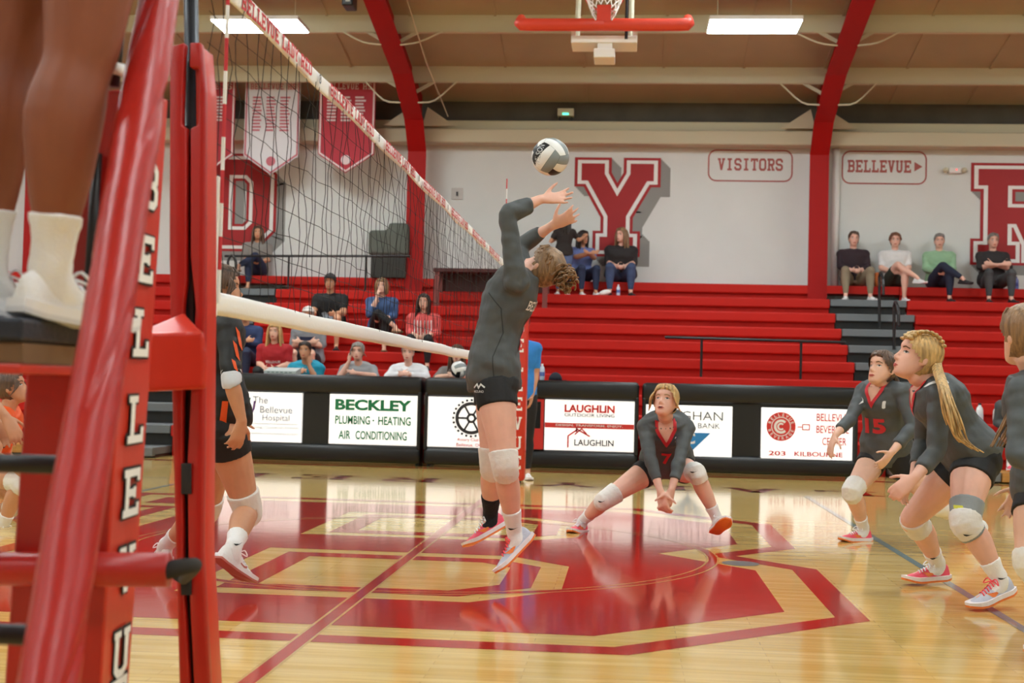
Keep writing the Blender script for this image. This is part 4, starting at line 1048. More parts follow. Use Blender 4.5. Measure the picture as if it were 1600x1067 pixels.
def hair(F, root, kind, m):
    """scalp cap plus locks; kind names the hairdo"""
    mb = MB(); g = F.hsz
    if kind != 'bald':
        gr = head_grid(F, .010 if kind in ('short', 'crop') else .013, 24, 36); nz, na = len(gr), 36
        def keep(i, j):
            z = np.linspace(-.113, .118, nz)[i]; q = 2*math.pi*(j+.5)/na; q = abs((q+math.pi) % (2*math.pi)-math.pi)
            lim = .060 if q < .55 else (.060-(q-.55)*.105 if q < 1.15 else (-.012 if q < 1.45 else (-.03 if q < 1.75 else (-.075 if kind != 'crop' else -.04))))
            return z > lim
        used = {}; vs = []; fs = []
        for i in range(nz-1):
            for j in range(na):
                if keep(i, j):
                    f = []
                    for a, b in ((i, j), (i, (j+1) % na), (i+1, (j+1) % na), (i+1, j)):
                        if (a, b) not in used:
                            p = gr[a][b]; nz_ = noise.noise(Vector(p*45))*.003+noise.noise(Vector((p[0]*160, p[1]*160, p[2]*30)))*.0022
                            used[(a, b)] = len(vs); vs.append(hw(F, p+nrm(p)*nz_))
                        f.append(used[(a, b)])
                    fs.append(tuple(f))
        mb.add(vs, fs)
        # rolled edge under the cap so that it meets the skin
        top = [hw(F, p) for p in gr[-1]]; mb.add(top, [tuple(range(na))])
        # hairline strands
        for j in range(26):
            q = random.uniform(-1.2, 1.2); x = .078*math.sin(q); 
            p0 = V(x*.8, .05*math.cos(q)+.02, .105); p1 = V(x*1.02, .088*math.cos(q)+.002, .068); p2 = V(x*1.12, .05*math.cos(q)-.02, .05-abs(q)*.03)
            mb.tube([hw(F, p0), hw(F, p1), hw(F, p2)], [.004*g, .005*g, .003*g], 5, 3)
    def lock(pts, r0, r1, n=6): mb.tube([hw(F, V(*p)) for p in pts], list(np.linspace(r0, r1, len(pts))*g), n, 3)
    if kind == 'long':
        for i in range(22):
            q = 1.15+i/21*(2*math.pi-2.3); x, y = .083*math.sin(q), -.008+.095*math.cos(q); jx = random.uniform(-.012, .012)
            lock([(x*.75, y*.75, .075), (x*1.08, y*1.05, .0), (x*1.12+jx, y*1.1-.005, -.10), (x*1.2+jx*2, y*1.0-.01, -.2-.04*random.random()), (x*1.1+jx*2, y*.8-.01, -.27-.05*random.random())], .024, .009)
    if kind in ('bob',):
        for i in range(18):
            q = 1.05+i/17*(2*math.pi-2.1); x, y = .083*math.sin(q), -.008+.095*math.cos(q)
            lock([(x*.75, y*.75, .08), (x*1.12, y*1.08, .0), (x*1.1, y*1.05, -.10-.02*random.random())], .024, .012)
    if kind in ('pony', 'braid'):
        tail = F.J.get('tail', [(0, -.10, .05), (0, -.16, .02), (0, -.18, -.08), (0, -.16, -.2)])
        tp = [hw(F, V(*p)) if len(p) == 3 and abs(p[0]) < 3 else np.array(p) for p in tail] if 'tailw' not in F.J else [hw(F, V(0, -.09, .03))]+F.J['tailw']
        for i in range(34):
            a = i*2.4; rr = math.sqrt(random.random()); n_ = len(tp); ph = random.uniform(0, 6); cutoff = random.uniform(.72, 1.08)
            P_ = cr_interp(tp, 4); L2 = int(len(P_)*min(1, cutoff)); pts = []
            for k in range(0, L2, 2):
                t = k/len(P_); wdt = .010+.034*min(1, t*1.6)
                pts.append(P_[k]+F.hr*math.cos(a)*wdt*rr+F.hf*math.sin(a)*wdt*rr+F.hr*.006*math.sin(k*.8+ph)*t+F.hf*.006*math.cos(k*.7+ph)*t)
            if len(pts) > 2: mb.tube(pts, list(np.linspace(.011, .003, len(pts))), 6, 2)
        MB().ell(hw(F, V(0, -.098, .035)), np.array([F.hr, F.hf, F.hu])*.019*g).build('hair_tie', C_SHO, root, True)
    if kind == 'braid':
        for sx in (-1, 1):
            for k in range(3):
                for i in range(10):
                    t = i/9; q = .3+t*2.2; x = sx*(.012+.022*k)*(1+.2*math.sin(q)); 
                    p = V(x, .088*math.cos(q)-.004, .035+.088*math.sin(q)**.8 if q < math.pi/2 else .035+.088*math.sin(q))
                    mb.ell(hw(F, p), np.array([F.hr*.012, F.hf*.013, F.hu*.009])*g, 8, 5)
    if kind == 'curlybun':
        for i in range(46):
            a, b = random.uniform(0, 6.28), random.uniform(-1, 1); r_ = .035+.02*random.random()
            c = V(.0, -.125, .055)+V(math.cos(a)*r_, b*.035, math.sin(a)*r_); pts = []
            for k in range(9): pts.append(hw(F, c+V(math.cos(k*1.3+a)*.014, (k-4)*.006, math.sin(k*1.3+a)*.014)))
            mb.tube(pts, [.005]*9, 5, 2)
        for i in range(30):
            q = random.uniform(0, 6.28); x, y = .085*math.sin(q), .09*math.cos(q); z = random.uniform(.0, .08)
            if math.cos(q) > .5 and z < .06: continue
            pts = [hw(F, V(x*(1+.1*math.sin(k*1.7)), y*(1+.1*math.cos(k*1.9))-.008*k, z+.012*math.sin(k*2.1)+.0*k)) for k in range(6)]
            mb.tube(pts, [.006]*6, 5, 2)
    if kind == 'bun':
        mb.ell(hw(F, V(0, -.10, .06)), np.array([F.hr*.045, F.hf*.035, F.hu*.04])*g)
        for sx in (-1, 1):
            for i in range(4): lock([(sx*.07, .05, .05), (sx*.086, .045+.01*i, .0), (sx*(.088+.008*i), .03-.012*i, -.04-.008*i)], .007, .003, 5)
    if kind == 'curly':
        for i in range(70):
            q = random.uniform(0, 6.28); z = random.uniform(-.0, .11)
            if math.cos(q) > .55 and z < .06: continue
            rr = math.sqrt(max(.05, 1-(z/.125)**2)); mb.ell(hw(F, V(.088*rr*math.sin(q), -.006+.102*rr*math.cos(q), z)), np.array([F.hr, F.hf, F.hu])*.017*g, 6, 4)
    return mb.build('hair', m, root, True)
def person(label, J, S, group=None):
    F = Fig(); F.J = {k: (np.array(v, float) if isinstance(v, (tuple, list, np.ndarray)) and len(v) == 3 and not isinstance(v[0], (tuple, list, np.ndarray)) else v) for k, v in J.items()}
    J = F.J; F.sc = S.get('sc', 1.); F.w = S.get('w', 1.); F.d = S.get('d', F.w); F.lw = S.get('lw', 1.); F.aw = S.get('aw', .95); F.fem = S.get('fem', True); F.vox = S.get('vox', .015)
    F.pel, F.neck = J['pel'], J['neck']; F.mid = J.get('mid', (F.pel+F.neck)/2)
    F.hs, F.ss = nrm(J['hipR']-J['hipL']), nrm(J['shR']-J['shL'])
    F.hf = nrm(J['hf']); F.hu = nrm(perp(np.array(J.get('hu', (0, 0, 1)), float), F.hf)); F.hr = np.cross(F.hf, F.hu); F.head = J['head']; F.hsz = S.get('hsz', 1.)*F.sc
    zmin = min(J['anL'][2], J['anR'][2])-.09
    base = V(F.pel[0], F.pel[1], max(0, zmin) if S.get('ground', None) is None else S['ground'])
    root = thing('person', label, 'person', base, group)
    up = nrm(F.neck-F.mid); fwd = nrm(np.cross(up, F.ss))
    # ---- body
    b = MB(); b.rings(torso_rings(F, -.16, 1.0, 0, k=14))
    hb = hw(F, V(0, -.02, -.075)); b.tube([F.neck-up*.03, F.neck+up*.02, (F.neck+hb)/2+up*.005, hb], [.066*F.sc, .056*F.sc, .052*F.sc, .055*F.sc], 14, 3)
    b.rings([[hw(F, p) for p in r] for r in head_grid(F)])
    b.tube([hw(F, V(0, .082, .012)), hw(F, V(0, .091, -.012)), hw(F, V(0, .102, -.030)), hw(F, V(0, .088, -.039))], [x*F.hsz for x in (.0065, .008, .0095, .007)], 8, 3)
    for sx in (-1, 1):
        b.ell(hw(F, V(sx*.012, .093, -.038)), np.array([F.hr*.008, F.hf*.009, F.hu*.007])*F.hsz, 8, 6)
        b.ell(hw(F, V(sx*.077, -.012, -.008)), np.array([F.hr*.009, F.hf*.018, F.hu*.031])*F.hsz, 10, 8)
    b.ell(hw(F, V(0, .088, -.0625)), np.array([F.hr*.022, F.hf*.008, F.hu*.006])*F.hsz, 8, 6); b.ell(hw(F, V(0, .086, -.073)), np.array([F.hr*.019, F.hf*.009, F.hu*.006])*F.hsz, 8, 6)
    for s in 'LR':
        sh = J['sh'+s]; b.tube([F.neck-up*.03, (F.neck*.45+sh*.55)-up*.015, sh], [.052*F.sc, .050*F.sc, .056*F.sc*F.aw], 12, 3)
        ap, ar = arm_chain(F, s); b.tube(ap, ar, 14, 3); hand(b, F, s, ap[-1], ap[-1]-ap[-3])
        lp_, lr = leg_chain(F, s); heel, f, u, sd, L_ = shoe_frame(F, s)
        b.tube(lp_, lr, 16, 3); b.tube([lp_[-1], heel+f*.45*L_+u*.045*F.sc, heel+f*.8*L_+u*.03*F.sc], [.033*F.sc, .028*F.sc, .02*F.sc], 10, 2)
        b.ell(J['hip'+s]-fwd*.035*F.sc-up*.0, np.array([F.hs*.09*F.w, fwd*.085*F.d, up*.095])*F.sc, 12, 8)
    me = remesh(b, F.vox, 2, .4); me.materials.append(S.get('skin', SK1)); body = link('body', me, root); bv = bvh_of(me); base = org(root)
    # ---- face
    def face(vf, x, z, m, n, off=.0012, k=None): decal(vf, hw(F, V(x, .10, z))-base, F.hr, F.hu, bv, off, n, m, body, N=F.hf, maxe=.008)
    g = F.hsz; el = lambda a, b_: poly2d([(a*g*math.cos(t), b_*g*math.sin(t)) for t in np.arange(12)*math.pi/6])
    for sx in (-1, 1):
        face(el(.0135, .0065), sx*.031, .003, M_EYE, 'eye'); face(el(.006, .006), sx*.031+S.get('gaze', 0)*.005, .0035, M_IRIS, 'iris', .002)
        face(stroke2d([(-.017*g, -.001), (0, .005*g), (.017*g, 0)], .0028*g), sx*.032, .022, S.get('brow', M_BROW), 'eyebrow', .0015)
        face(stroke2d([(-.014*g, .0), (0, .0065*g), (.014*g, 0)], .0016*g), sx*.031, .003, M_IRIS, 'eyelash', .0022)
    face(poly2d([(-.024*g, 0), (-.010*g, .0065*g), (0, .0045*g), (.010*g, .0065*g), (.024*g, 0), (.01*g, -.009*g), (-.01*g, -.009*g)]), 0, -.067, M_LIP, 'lips')
    if S.get('mouth_open'): face(el(.012, .004), 0, -.067, mat('mouth_dark', '#4a1a18', .6), 'mouth', .002)
    # ---- clothes
    cv = max(F.vox, .007); C = {}
    if 'top' in S:
        tm, slv, hem = S['top'][:3]; gr = S.get('tgrow', .013); j = MB(); j.rings(torso_rings(F, hem, 1.035, gr, k=12, flare=S.get('flare', .012)))
        cg = F.vox*.5; j.tube([F.neck-up*.07*F.sc, F.neck-up*.02*F.sc, F.neck+up*.022*F.sc], [.092*F.sc+cg, .084*F.sc+cg, .068*F.sc+cg], 16, 3, dome=False)
        for s in 'LR':
            sh = J['sh'+s]; j.tube([F.neck-up*.022, (F.neck*.45+sh*.55)-up*.010, sh], [.071*F.sc+cg, .064*F.sc+cg, .068*F.sc*F.aw+cg], 14, 3); j.ell(sh, np.array([F.ss, fwd, up])*.070*F.sc*F.aw)
            ap, ar = arm_chain(F, s); sl = slv[s] if isinstance(slv, dict) else slv
            if sl > 0:
                p_, r_ = cut(ap, [x+S.get('sgrow', .0085) for x in ar], 0, sl); j.tube(p_, r_, 16, 3, dome=False)
        me = remesh(j, cv, 2, .4)
        wf = S.get('wrinkle', .005)
        ruffle(me, lambda x, y, z: wf*(noise.noise(Vector((x*16, y*16, z*24)))*.8+noise.noise(Vector((x*7+z*9, y*7, z*11)))))
        me.materials.append(tm); C['jersey'] = link(S.get('tname', 'shirt'), me, root); C['tbv'] = bvh_of(me)
    if 'bottom' in S:
        bm_, lf = S['bottom'][:2]; gr = S.get('bgrow', .009); j = MB(); j.rings(torso_rings(F, -.16, S.get('waist', .3), gr, k=8))
        for s in 'LR':
            lp_, lr = leg_chain(F, s); p_, r_ = cut(lp_, [x+gr for x in lr], 0, lf); j.tube(p_, r_, 18, 3, dome=False)
            j.ell(J['hip'+s]-fwd*.035*F.sc, np.array([F.hs*(.09*F.w*F.sc+gr), fwd*(.085*F.d*F.sc+gr), up*(.095*F.sc+gr)]), 12, 8)
        me = remesh(j, cv, 2, .4); me.materials.append(bm_); C['bottom'] = link('shorts' if lf < .5 else 'trousers', me, root); C['bbv'] = bvh_of(me)
    for key, nm in (('socks', 'sock'), ('pads', 'knee_pad')):
        if key in S:
            for s in 'LR':
                it = S[key].get(s) if isinstance(S[key], dict) else S[key]
                if it is None: continue
                m_, a0, a1, gr = it; lp_, lr = leg_chain(F, s); p_, r_ = cut(lp_, [x+gr for x in lr], a0, a1)
                mb = MB().tube(p_, r_, 18, 3, dome=False)
                if key == 'socks':
                    heel, f, u, sd, L_ = shoe_frame(F, s); mb.tube([J['an'+s], heel+f*.30*L_+u*.055*F.sc, heel+f*.5*L_+u*.04*F.sc], [(.034*min(F.lw, 1.05)+gr)*F.sc, (.034*min(F.lw, 1.05)+gr)*F.sc, .028*F.sc], 14, 3)
                me = remesh(mb, min(cv, .008), 1, .3)
                ruffle(me, lambda x, y, z: .0016*noise.noise(Vector((x*50, y*50, z*80))))
                me.materials.append(m_); C[key+s] = link(nm, me, root); C[key+s+'bv'] = bvh_of(me)
    if 'shoes' in S: shoes(F, root, S, S['shoes'])
    if 'hair' in S: C['hair'] = hair(F, root, *S['hair'])
    F.root, F.base, F.C, F.body, F.bv, F.fwd, F.up = root, base, C, body, bv, fwd, up
    return F
def on_top(F, vf, o, U, W, m, n, off=.003, N=None, key='tbv', par='jersey'):
    return decal(vf, np.array(o)-F.base, U, W, F.C[key], off, n, m, F.C[par], N=N, maxe=.015)
def vneck(F, trim, depth=.12, half=.062, width=.014, skinm=None):
    """open V neck with a coloured band, laid on the front of the jersey"""
    o = F.neck+F.fwd*.06*F.sc; U, W = -F.ss, F.up
    U = F.ss
    on_top(F, poly2d([(-half, .0), (0, -depth), (half, .0), (half*.72, .05), (-half*.72, .05)]), o, U, W, skinm, 'neck_opening', .002, F.fwd)
    on_top(F, stroke2d([(-half*1.0, .035), (-half, .0), (0, -depth), (half, .0), (half*1.0, .035)], width), o, U, W, trim, 'collar', .005, F.fwd)
# ================================================================ players on the court
C_WHT, C_SOCK, C_PADW = cloth('white', '#efeeec', .8, .03, .4, 30), cloth('sock_white', '#f0efee', .85, .03, .25, 160), cloth('kneepad_white', '#e6e2dc', .8, .05, .5, 30)
C_BSOCK = cloth('sock_black', '#15151a', .85, .03, .6, 120)
SHW = mat('shoe_lilac', '#c3c6d6', .55, var=.06, vscale=30, bump=.3, bscale=120); SHP = mat('shoe_pink', '#f0526a', .55, var=.1, vscale=20, bump=.3, bscale=120)
SHM, SHO, SHWW = mat('midsole_white', '#f1e9ec', .5), mat('outsole_orange', '#ef7e35', .5), mat('shoe_white', '#ecebea', .55, bump=.3, bscale=120)
LCP, LCW, SHRED = mat('lace_pink', '#ff5a66', .7), mat('lace_white', '#f2f2f4', .7), mat('outsole_brick', '#b9685c', .6)
KIT = (SHP, SHM, LCW, SHO); KIT2 = (SHW, SHM, LCP, SHO)
PL = dict(vox=.0075, top=(C_JER, .86, -.12), tname='jersey', bottom=(C_SHO, .16), socks=(C_SOCK, .86, 1.0, .006), pads=(C_PADW, .42, .60, .011), shoes=KIT, wrinkle=.0075, waist=.22, bgrow=.010, tgrow=.018, flare=.014)
G_SW = mat('mark_white', '#dfe3e4', .6); G_BK = mat('mark_black', '#1c1c1e', .6)
# --- setter
J = dict(pel=P(772, 590, 2.78), neck=P(815, 430, 2.8), mid=P(768, 508, 2.78), hipL=P(773, 598, 2.69), hipR=P(772, 595, 2.87),
 knL=P(789, 728, 2.6), anL=P(804, 832, 2.78), toeL=P(775, 905, 2.72), soleupL=V(-.85, -.1, .5), knR=P(770, 730, 2.86), anR=P(766, 806, 3.08), toeR=P(724, 862, 2.96), soleupR=V(-.75, -.15, .65),
 shL=P(806, 440, 2.63), elL=P(793, 336, 2.62), wrL=P(845, 311, 2.74), shR=P(820, 434, 2.98), elR=P(812, 386, 3.16), wrR=P(862, 353, 3.06),
 handL=dict(dir=V(1, .12, .10), palm=V(.1, -.75, .6), curl=.12, spread=.28, thumb=.2), handR=dict(dir=V(.82, 0, .42), palm=V(-.1, .75, .6), curl=.12, spread=.25, thumb=.2),
 head=P(847, 420, 2.84), hf=V(-.62, .42, .66), hu=V(.8, 0, .6))
S = dict(PL, skin=SK4, hair=('curlybun', HLB), shoes={'L': KIT2, 'R': KIT}, lw=1.04, w=.98, d=.98, socks={'L': (C_SOCK, .84, 1.0, .006), 'R': (C_BSOCK, .82, 1.0, .006)}, pads=(C_PADW, .43, .60, .010))
F = person('setter in grey jersey leaping with both arms raised under the ball', J, S, 'home team players'); SETTER = F
bk = -F.fwd; c = F.neck-F.up*.10+bk*.1
on_top(F, slab2d('BELLEVUE', .05, width=.24), c, F.ss, F.up, M_NETW, 'team_name', .004, bk)
on_top(F, text2d('3', .17, .05), c-F.up*.15, F.ss, F.up, C_REDT, 'number', .004, bk)
nL = nrm(V(-.1, -1, 0))
def swm(F, key, o, N, size, m, up=None, name='swoosh_mark'):
    up = V(0, 0, 1) if up is None else up; U = nrm(np.cross(up, N)); 
    decal(swoosh2d(size), np.array(o)-F.base, U, up, F.C[key+'bv'] if key+'bv' in F.C else F.C[key], .003, name, m, F.C[key] if key in F.C else F.root, N=N, maxe=.01)
swm(F, 'socksL', P(800, 826, 2.70), nL, .05, G_BK)
on_top(F, merge2d(stroke2d([(-.03, .0), (-.01, .018), (0, 0), (.012, .018), (.035, .002)], .004), shift(text2d('MIZUNO', .012, .01, width=.06), 0, -.018)), P(748, 606, 2.6), V(1, 0, 0), V(0, 0, 1), G_SW, 'maker_mark', .003, nL, 'bbv', 'bottom')
# jersey seam along the flank
on_top(F, stroke2d([(-.10, .20), (-.03, .12), (-.02, 0), (-.06, -.12), (-.05, -.25)], .0025), P(790, 520, 2.6), V(1, 0, 0), V(0, 0, 1), mat('seam_dark', '#2f3335', .8), 'seam', .002, nL)
# --- digger
J = dict(pel=P(1042, 722, 5.42), neck=P(1040, 656, 5.12), hipR=P(1022, 730, 5.40), hipL=P(1062, 730, 5.40), knR=P(944, 782, 5.2), anR=P(910, 814, 5.48), toeR=P(894, 829, 5.32),
 knL=P(1088, 738, 5.02), anL=P(1121, 812, 5.12), toeL=P(1121, 812, 5.12)+V(.05, -.20, .015), soleupL=V(0, .75, .65), shR=P(1008, 668, 5.14), shL=P(1072, 668, 5.14), elR=P(1016, 716, 4.96), wrR=P(1032, 768, 4.84), elL=P(1063, 716, 4.96), wrL=P(1049, 766, 4.84),
 handR=dict(dir=V(.22, -.15, -1), palm=V(.6, .8, .1), curl=.7, spread=.0, thumb=.1, scale=1.1), handL=dict(dir=V(-.28, -.1, -1), palm=V(-.6, .8, .1), curl=.7, spread=.0, thumb=.1, scale=1.1),
 head=P(1040, 628, 5.0), hf=V(-.32, -.88, .32), hu=V(0, 0, 1))
S = dict(PL, skin=SK4, hair=('bun', HB), brow=mat('brow_blonde', '#a88a60', .8), sc=.97, mouth_open=True, top=(C_JER, .84, -.05), hsz=1.02, aw=.92)
F = person('player in grey jersey squatting wide with forearms joined, facing the camera', J, S, 'home team players')
vneck(F, C_REDT, .10, .06, .011, SK4)
cf = F.mid+F.fwd*.1
on_top(F, text2d('7', .10, .03), cf-F.up*.04, -F.ss, F.up, C_REDT, 'number', .004, F.fwd)
on_top(F, poly2d(rrect(.018, .045, .008)), F.neck-F.up*.09-F.ss*.085+F.fwd*.08, -F.ss, F.up, G_SW, 'chest_badge', .004, F.fwd)
on_top(F, swoosh2d(.035), F.neck-F.up*.09+F.ss*.085+F.fwd*.08, -F.ss, F.up, G_SW, 'swoosh_mark', .004, F.fwd)
for k_, o_ in (('padsL', P(1085, 738, 4.9)), ('padsR', P(940, 784, 5.1))): swm(F, k_, o_, V(0, -1, 0), .05, G_BK)
# --- number 15
J = dict(pel=P(1386, 706, 5.45), neck=P(1380, 602, 5.3), hipR=P(1368, 712, 5.52), hipL=P(1404, 714, 5.38), knR=P(1330, 768, 5.22), anR=P(1350, 826, 5.46), toeR=P(1316, 843, 5.36),
 knL=P(1466, 792, 5.35), anL=P(1535, 822, 5.62), toeL=P(1512, 840, 5.44), shR=P(1350, 612, 5.42), shL=P(1410, 614, 5.18), elR=P(1330, 652, 5.25), wrR=P(1305, 680, 5.08), elL=P(1426, 668, 5.1), wrL=P(1394, 706, 4.98),
 handR=dict(dir=V(-.35, -.2, -.9), palm=V(.8, .3, -.3), curl=.3), handL=dict(dir=V(-.6, -.3, -.7), palm=V(-.5, .6, .3), curl=.25, spread=.15),
 head=P(1378, 577, 5.24), hf=V(-.72, -.62, .28), hu=V(0, 0, 1), tail=[(0, -.10, .0), (0, -.15, -.04), (.02, -.14, -.14), (.03, -.12, -.22)])
S = dict(PL, skin=SK1, hair=('pony', HBR), sc=1.0, hsz=1.05, shoes=KIT, lw=1.02)
F = person('player number 15 in grey jersey, left of the blonde ponytail player', J, S, 'home team players')
vneck(F, C_REDT, .10, .062, .012, SK1)
on_top(F, text2d('15', .11, .05, width=.17), F.mid+F.fwd*.1-F.up*.015, -F.ss, F.up, C_REDT, 'number', .004, F.fwd)
on_top(F, poly2d(rrect(.022, .05, .008)), F.neck-F.up*.10-F.ss*.09+F.fwd*.08, -F.ss, F.up, G_SW, 'chest_badge', .004, F.fwd)
on_top(F, swoosh2d(.04), F.neck-F.up*.09+F.ss*.09+F.fwd*.08, -F.ss, F.up, G_SW, 'swoosh_mark', .004, F.fwd)
# --- blonde ponytail player
J = dict(pel=P(1518, 706, 2.95), neck=P(1454, 600, 2.88), mid=P(1483, 656, 2.9), hipL=P(1524, 724, 2.86), hipR=P(1510, 724, 3.05), knL=P(1508, 818, 2.66), anL=P(1562, 903, 2.68), toeL=P(1518, 949, 2.6),
 knR=P(1424, 812, 3.15), anR=P(1466, 880, 3.45), toeR=P(1420, 905, 3.38), shL=P(1470, 622, 2.72), shR=P(1450, 608, 3.04), elL=P(1462, 706, 2.66), wrL=P(1430, 746, 2.54), elR=P(1442, 690, 3.12), wrR=P(1428, 744, 2.98),
 handL=dict(dir=V(-.7, .1, -.6), palm=V(.3, .8, -.3), curl=.45, spread=.08), handR=dict(dir=V(-.5, -.1, -.85), palm=V(.5, -.6, -.3), curl=.4),
 head=P(1434, 559, 2.87), hf=V(-.93, -.12, .33), hu=V(.1, 0, 1), tailw=[P(1464, 574, 2.80), P(1474, 606, 2.56), P(1486, 648, 2.50), P(1500, 684, 2.50), P(1522, 702, 2.52)])
S = dict(PL, skin=SK4, hair=('braid', HB), sc=1.03, hsz=1.04, lw=1.06, shoes={'L': KIT2, 'R': KIT}, mouth_open=False, pads={'L': (C_PADW, .475, .62, .013), 'R': (C_PADW, .46, .60, .011)})
F = person('player with long blonde ponytail crouching in grey jersey, left profile', J, S, 'home team players')
vneck(F, C_REDT, .09, .06, .012, SK4)
on_top(F, poly2d(rrect(.09, .05, .02)), P(1470, 592, 2.72), V(1, 0, 0), V(0, 0, 1), G_SW, 'back_name', .004, nrm(V(.3, -.6, .7)))
lp_, lr = leg_chain(F, 'L'); C_BRACE = cloth('brace_grey', '#8d9395', .7, .08, .4)
p_, r_ = cut(lp_, [x+.008 for x in lr], .36, .50); me = remesh(MB().tube(p_, r_, 18, 3, dome=False), .008, 1); me.materials.append(C_BRACE); F.C['brace'] = link('knee_brace', me, F.root); F.C['bracebv'] = bvh_of(me)
decal(poly2d(rrect(.035, .018, .004)), P(1510, 797, 2.5)-F.base, V(1, 0, 0), V(0, 0, 1), F.C['bracebv'], .003, 'brace_tag', mat('tag_yellow', '#d8d84a', .6), F.C['brace'], N=V(0, -1, 0))
p_, r_ = cut(lp_, [x+.010 for x in lr], .60, .635); me = remesh(MB().tube(p_, r_, 18, 3, dome=False), .008, 1); me.materials.append(C_BRACE); link('brace_band', me, F.root)
swm(F, 'socksL', P(1570, 905, 2.6), V(0, -1, 0), .045, G_BK); swm(F, 'socksR', P(1462, 873, 3.3), V(0, -1, 0), .045, G_BK); swm(F, 'padsL', P(1500, 838, 2.5), V(-.5, -.8, 0), .045, G_BK)
# --- player at the right edge
J = dict(pel=P(1644, 765, 1.62), neck=P(1618, 588, 1.6), hipL=P(1628, 778, 1.55), hipR=P(1664, 776, 1.74), knL=P(1610, 880, 1.42), anL=P(1664, 975, 1.52), toeL=P(1625, 1008, 1.45), knR=P(1660, 885, 1.75), anR=P(1722, 955, 1.95), toeR=P(1690, 985, 1.9),
 shL=P(1598, 616, 1.46), shR=P(1640, 612, 1.78), elL=P(1590, 712, 1.36), wrL=P(1648, 742, 1.26), elR=P(1628, 710, 1.9), wrR=P(1600, 760, 1.95), head=P(1602, 525, 1.6), hf=V(-.38, .92, .06), hu=V(0, 0, 1), tail=[(0, -.10, .02), (-.02, -.14, -.05), (-.06, -.12, -.2), (-.10, -.08, -.34), (-.13, -.06, -.42)])
S = dict(PL, skin=SK1, hair=('pony', HLB), hsz=1.05)
person('player in grey jersey cut off by the right edge, seen from behind', J, S, 'home team players')
# --- opponent in black and orange behind the net
C_OPP, C_ORG = cloth('jersey_black', '#17181a', .6, .1, .35), cloth('orange', '#ee5a1e', .6, .05, .2)
J = dict(pel=P(346, 652, 2.40), neck=P(338, 490, 2.4), mid=P(334, 570, 2.4), hipR=P(350, 672, 2.32), hipL=P(338, 670, 2.5), knR=P(388, 800, 2.48), anR=P(364, 856, 2.16), toeR=P(398, 919, 2.28), soleupR=V(.45, .85, .3), knL=P(322, 800, 2.74), anL=P(258, 852, 3.02), toeL=P(238, 880, 3.22),
 shR=P(358, 514, 2.22), shL=P(330, 505, 2.58), elR=P(362, 598, 2.10), wrR=P(378, 658, 2.12), elL=P(338, 600, 2.75), wrL=P(362, 655, 2.8),
 handR=dict(dir=V(-.25, .05, -.95), palm=V(-.6, .6, .1), curl=.5, spread=.15), head=P(344, 452, 2.42), hf=V(.94, .25, .05), hu=V(0, 0, 1))
S = dict(PL, skin=SK2, top=(C_OPP, .62, -.12), hair=('bun', HBR), shoes=(SHWW, SHWW, LCW, SHRED), lw=1.06, hsz=1.0, aw=.95)
F = person('opponent in black and orange jersey behind the near net post', J, S, 'visiting team players')
nR = nrm(V(.35, -1, .1))
for i, (x, y, l) in enumerate(((374, 528, .12), (369, 548, .10), (366, 572, .06))):
    on_top(F, poly2d([(-.012, l/2), (.004, l/2*.6), (.012, -l/2), (-.004, -l/2*.5)]), P(x, y, 2.12), V(1, .2, 0), V(-.1, 0, 1), C_ORG, 'tiger_stripe', .004, nR)
C_CUFF = cloth('cuff_pale', '#cfd3da', .7)
for s_ in 'RL':
    ap, ar = arm_chain(F, s_)
    for f0, f1 in ((.44, .46), (.475, .505), (.52, .63)):
        p_, r_ = cut(ap, [x+.0115 for x in ar], f0, f1); me = remesh(MB().tube(p_, r_, 18, 3, dome=False), .007, 1); me.materials.append(C_CUFF); link('sleeve_band', me, F.C['jersey'])
on_top(F, poly2d([(-.014, .13), (.014, .13), (.02, -.12), (-.02, -.12)]), P(348, 668, 2.15), V(1, .2, 0), V(.08, 0, 1), C_ORG, 'side_stripe', .004, nR)
on_top(F, stroke2d([(-.08, 0), (0, -.03), (.08, .0)], .008), F.neck+F.fwd*.06, -F.ss, F.up, C_ORG, 'collar', .004, F.fwd)
on_top(F, text2d('0', .2, .03), F.mid-F.fwd*.1+F.up*.06, F.ss, F.up, C_ORG, 'number', .004, -F.fwd)
swm(F, 'socksR', P(372, 852, 2.1), V(.3, -1, 0), .04, G_BK)
# --- opponents at the left edge
C_OR2 = mat('cloth_orange_tiger', '#ef5a14', .65, bump=.3, bscale=14)
J = dict(pel=P(-22, 722, 4.8), neck=P(10, 642, 4.7), hipR=P(-20, 730, 4.7), hipL=P(-20, 728, 4.9), knR=P(34, 756, 4.45), anR=P(2, 826, 4.55), toeR=P(38, 838, 4.5), knL=P(34, 786, 4.95), anL=P(-30, 826, 5.1), toeL=P(5, 838, 5.05),
 shR=P(4, 660, 4.54), shL=P(14, 655, 4.87), elR=P(-8, 712, 4.46), wrR=P(22, 730, 4.4), elL=P(10, 712, 4.95), wrL=P(32, 735, 4.9), head=P(18, 606, 4.7), hf=V(.93, .2, .3), hu=V(-.2, 0, 1))
S = dict(PL, skin=SK2, top=(C_OR2, .3, -.12), hair=('bun', HBR), hsz=1.0)
F = person('crouching opponent in orange jersey with black stripes, far left edge', J, S, 'visiting team players')
for z, w_ in ((668, .09), (684, .11), (700, .12), (714, .10)):
    on_top(F, poly2d([(-w_, .012), (w_*.3, -.004), (w_, .01), (w_*.2, -.016)]), P(12, z, 4.5), V(1, .1, 0), V(0, 0, 1), C_OPP, 'tiger_stripe', .004, V(.5, -.85, 0))
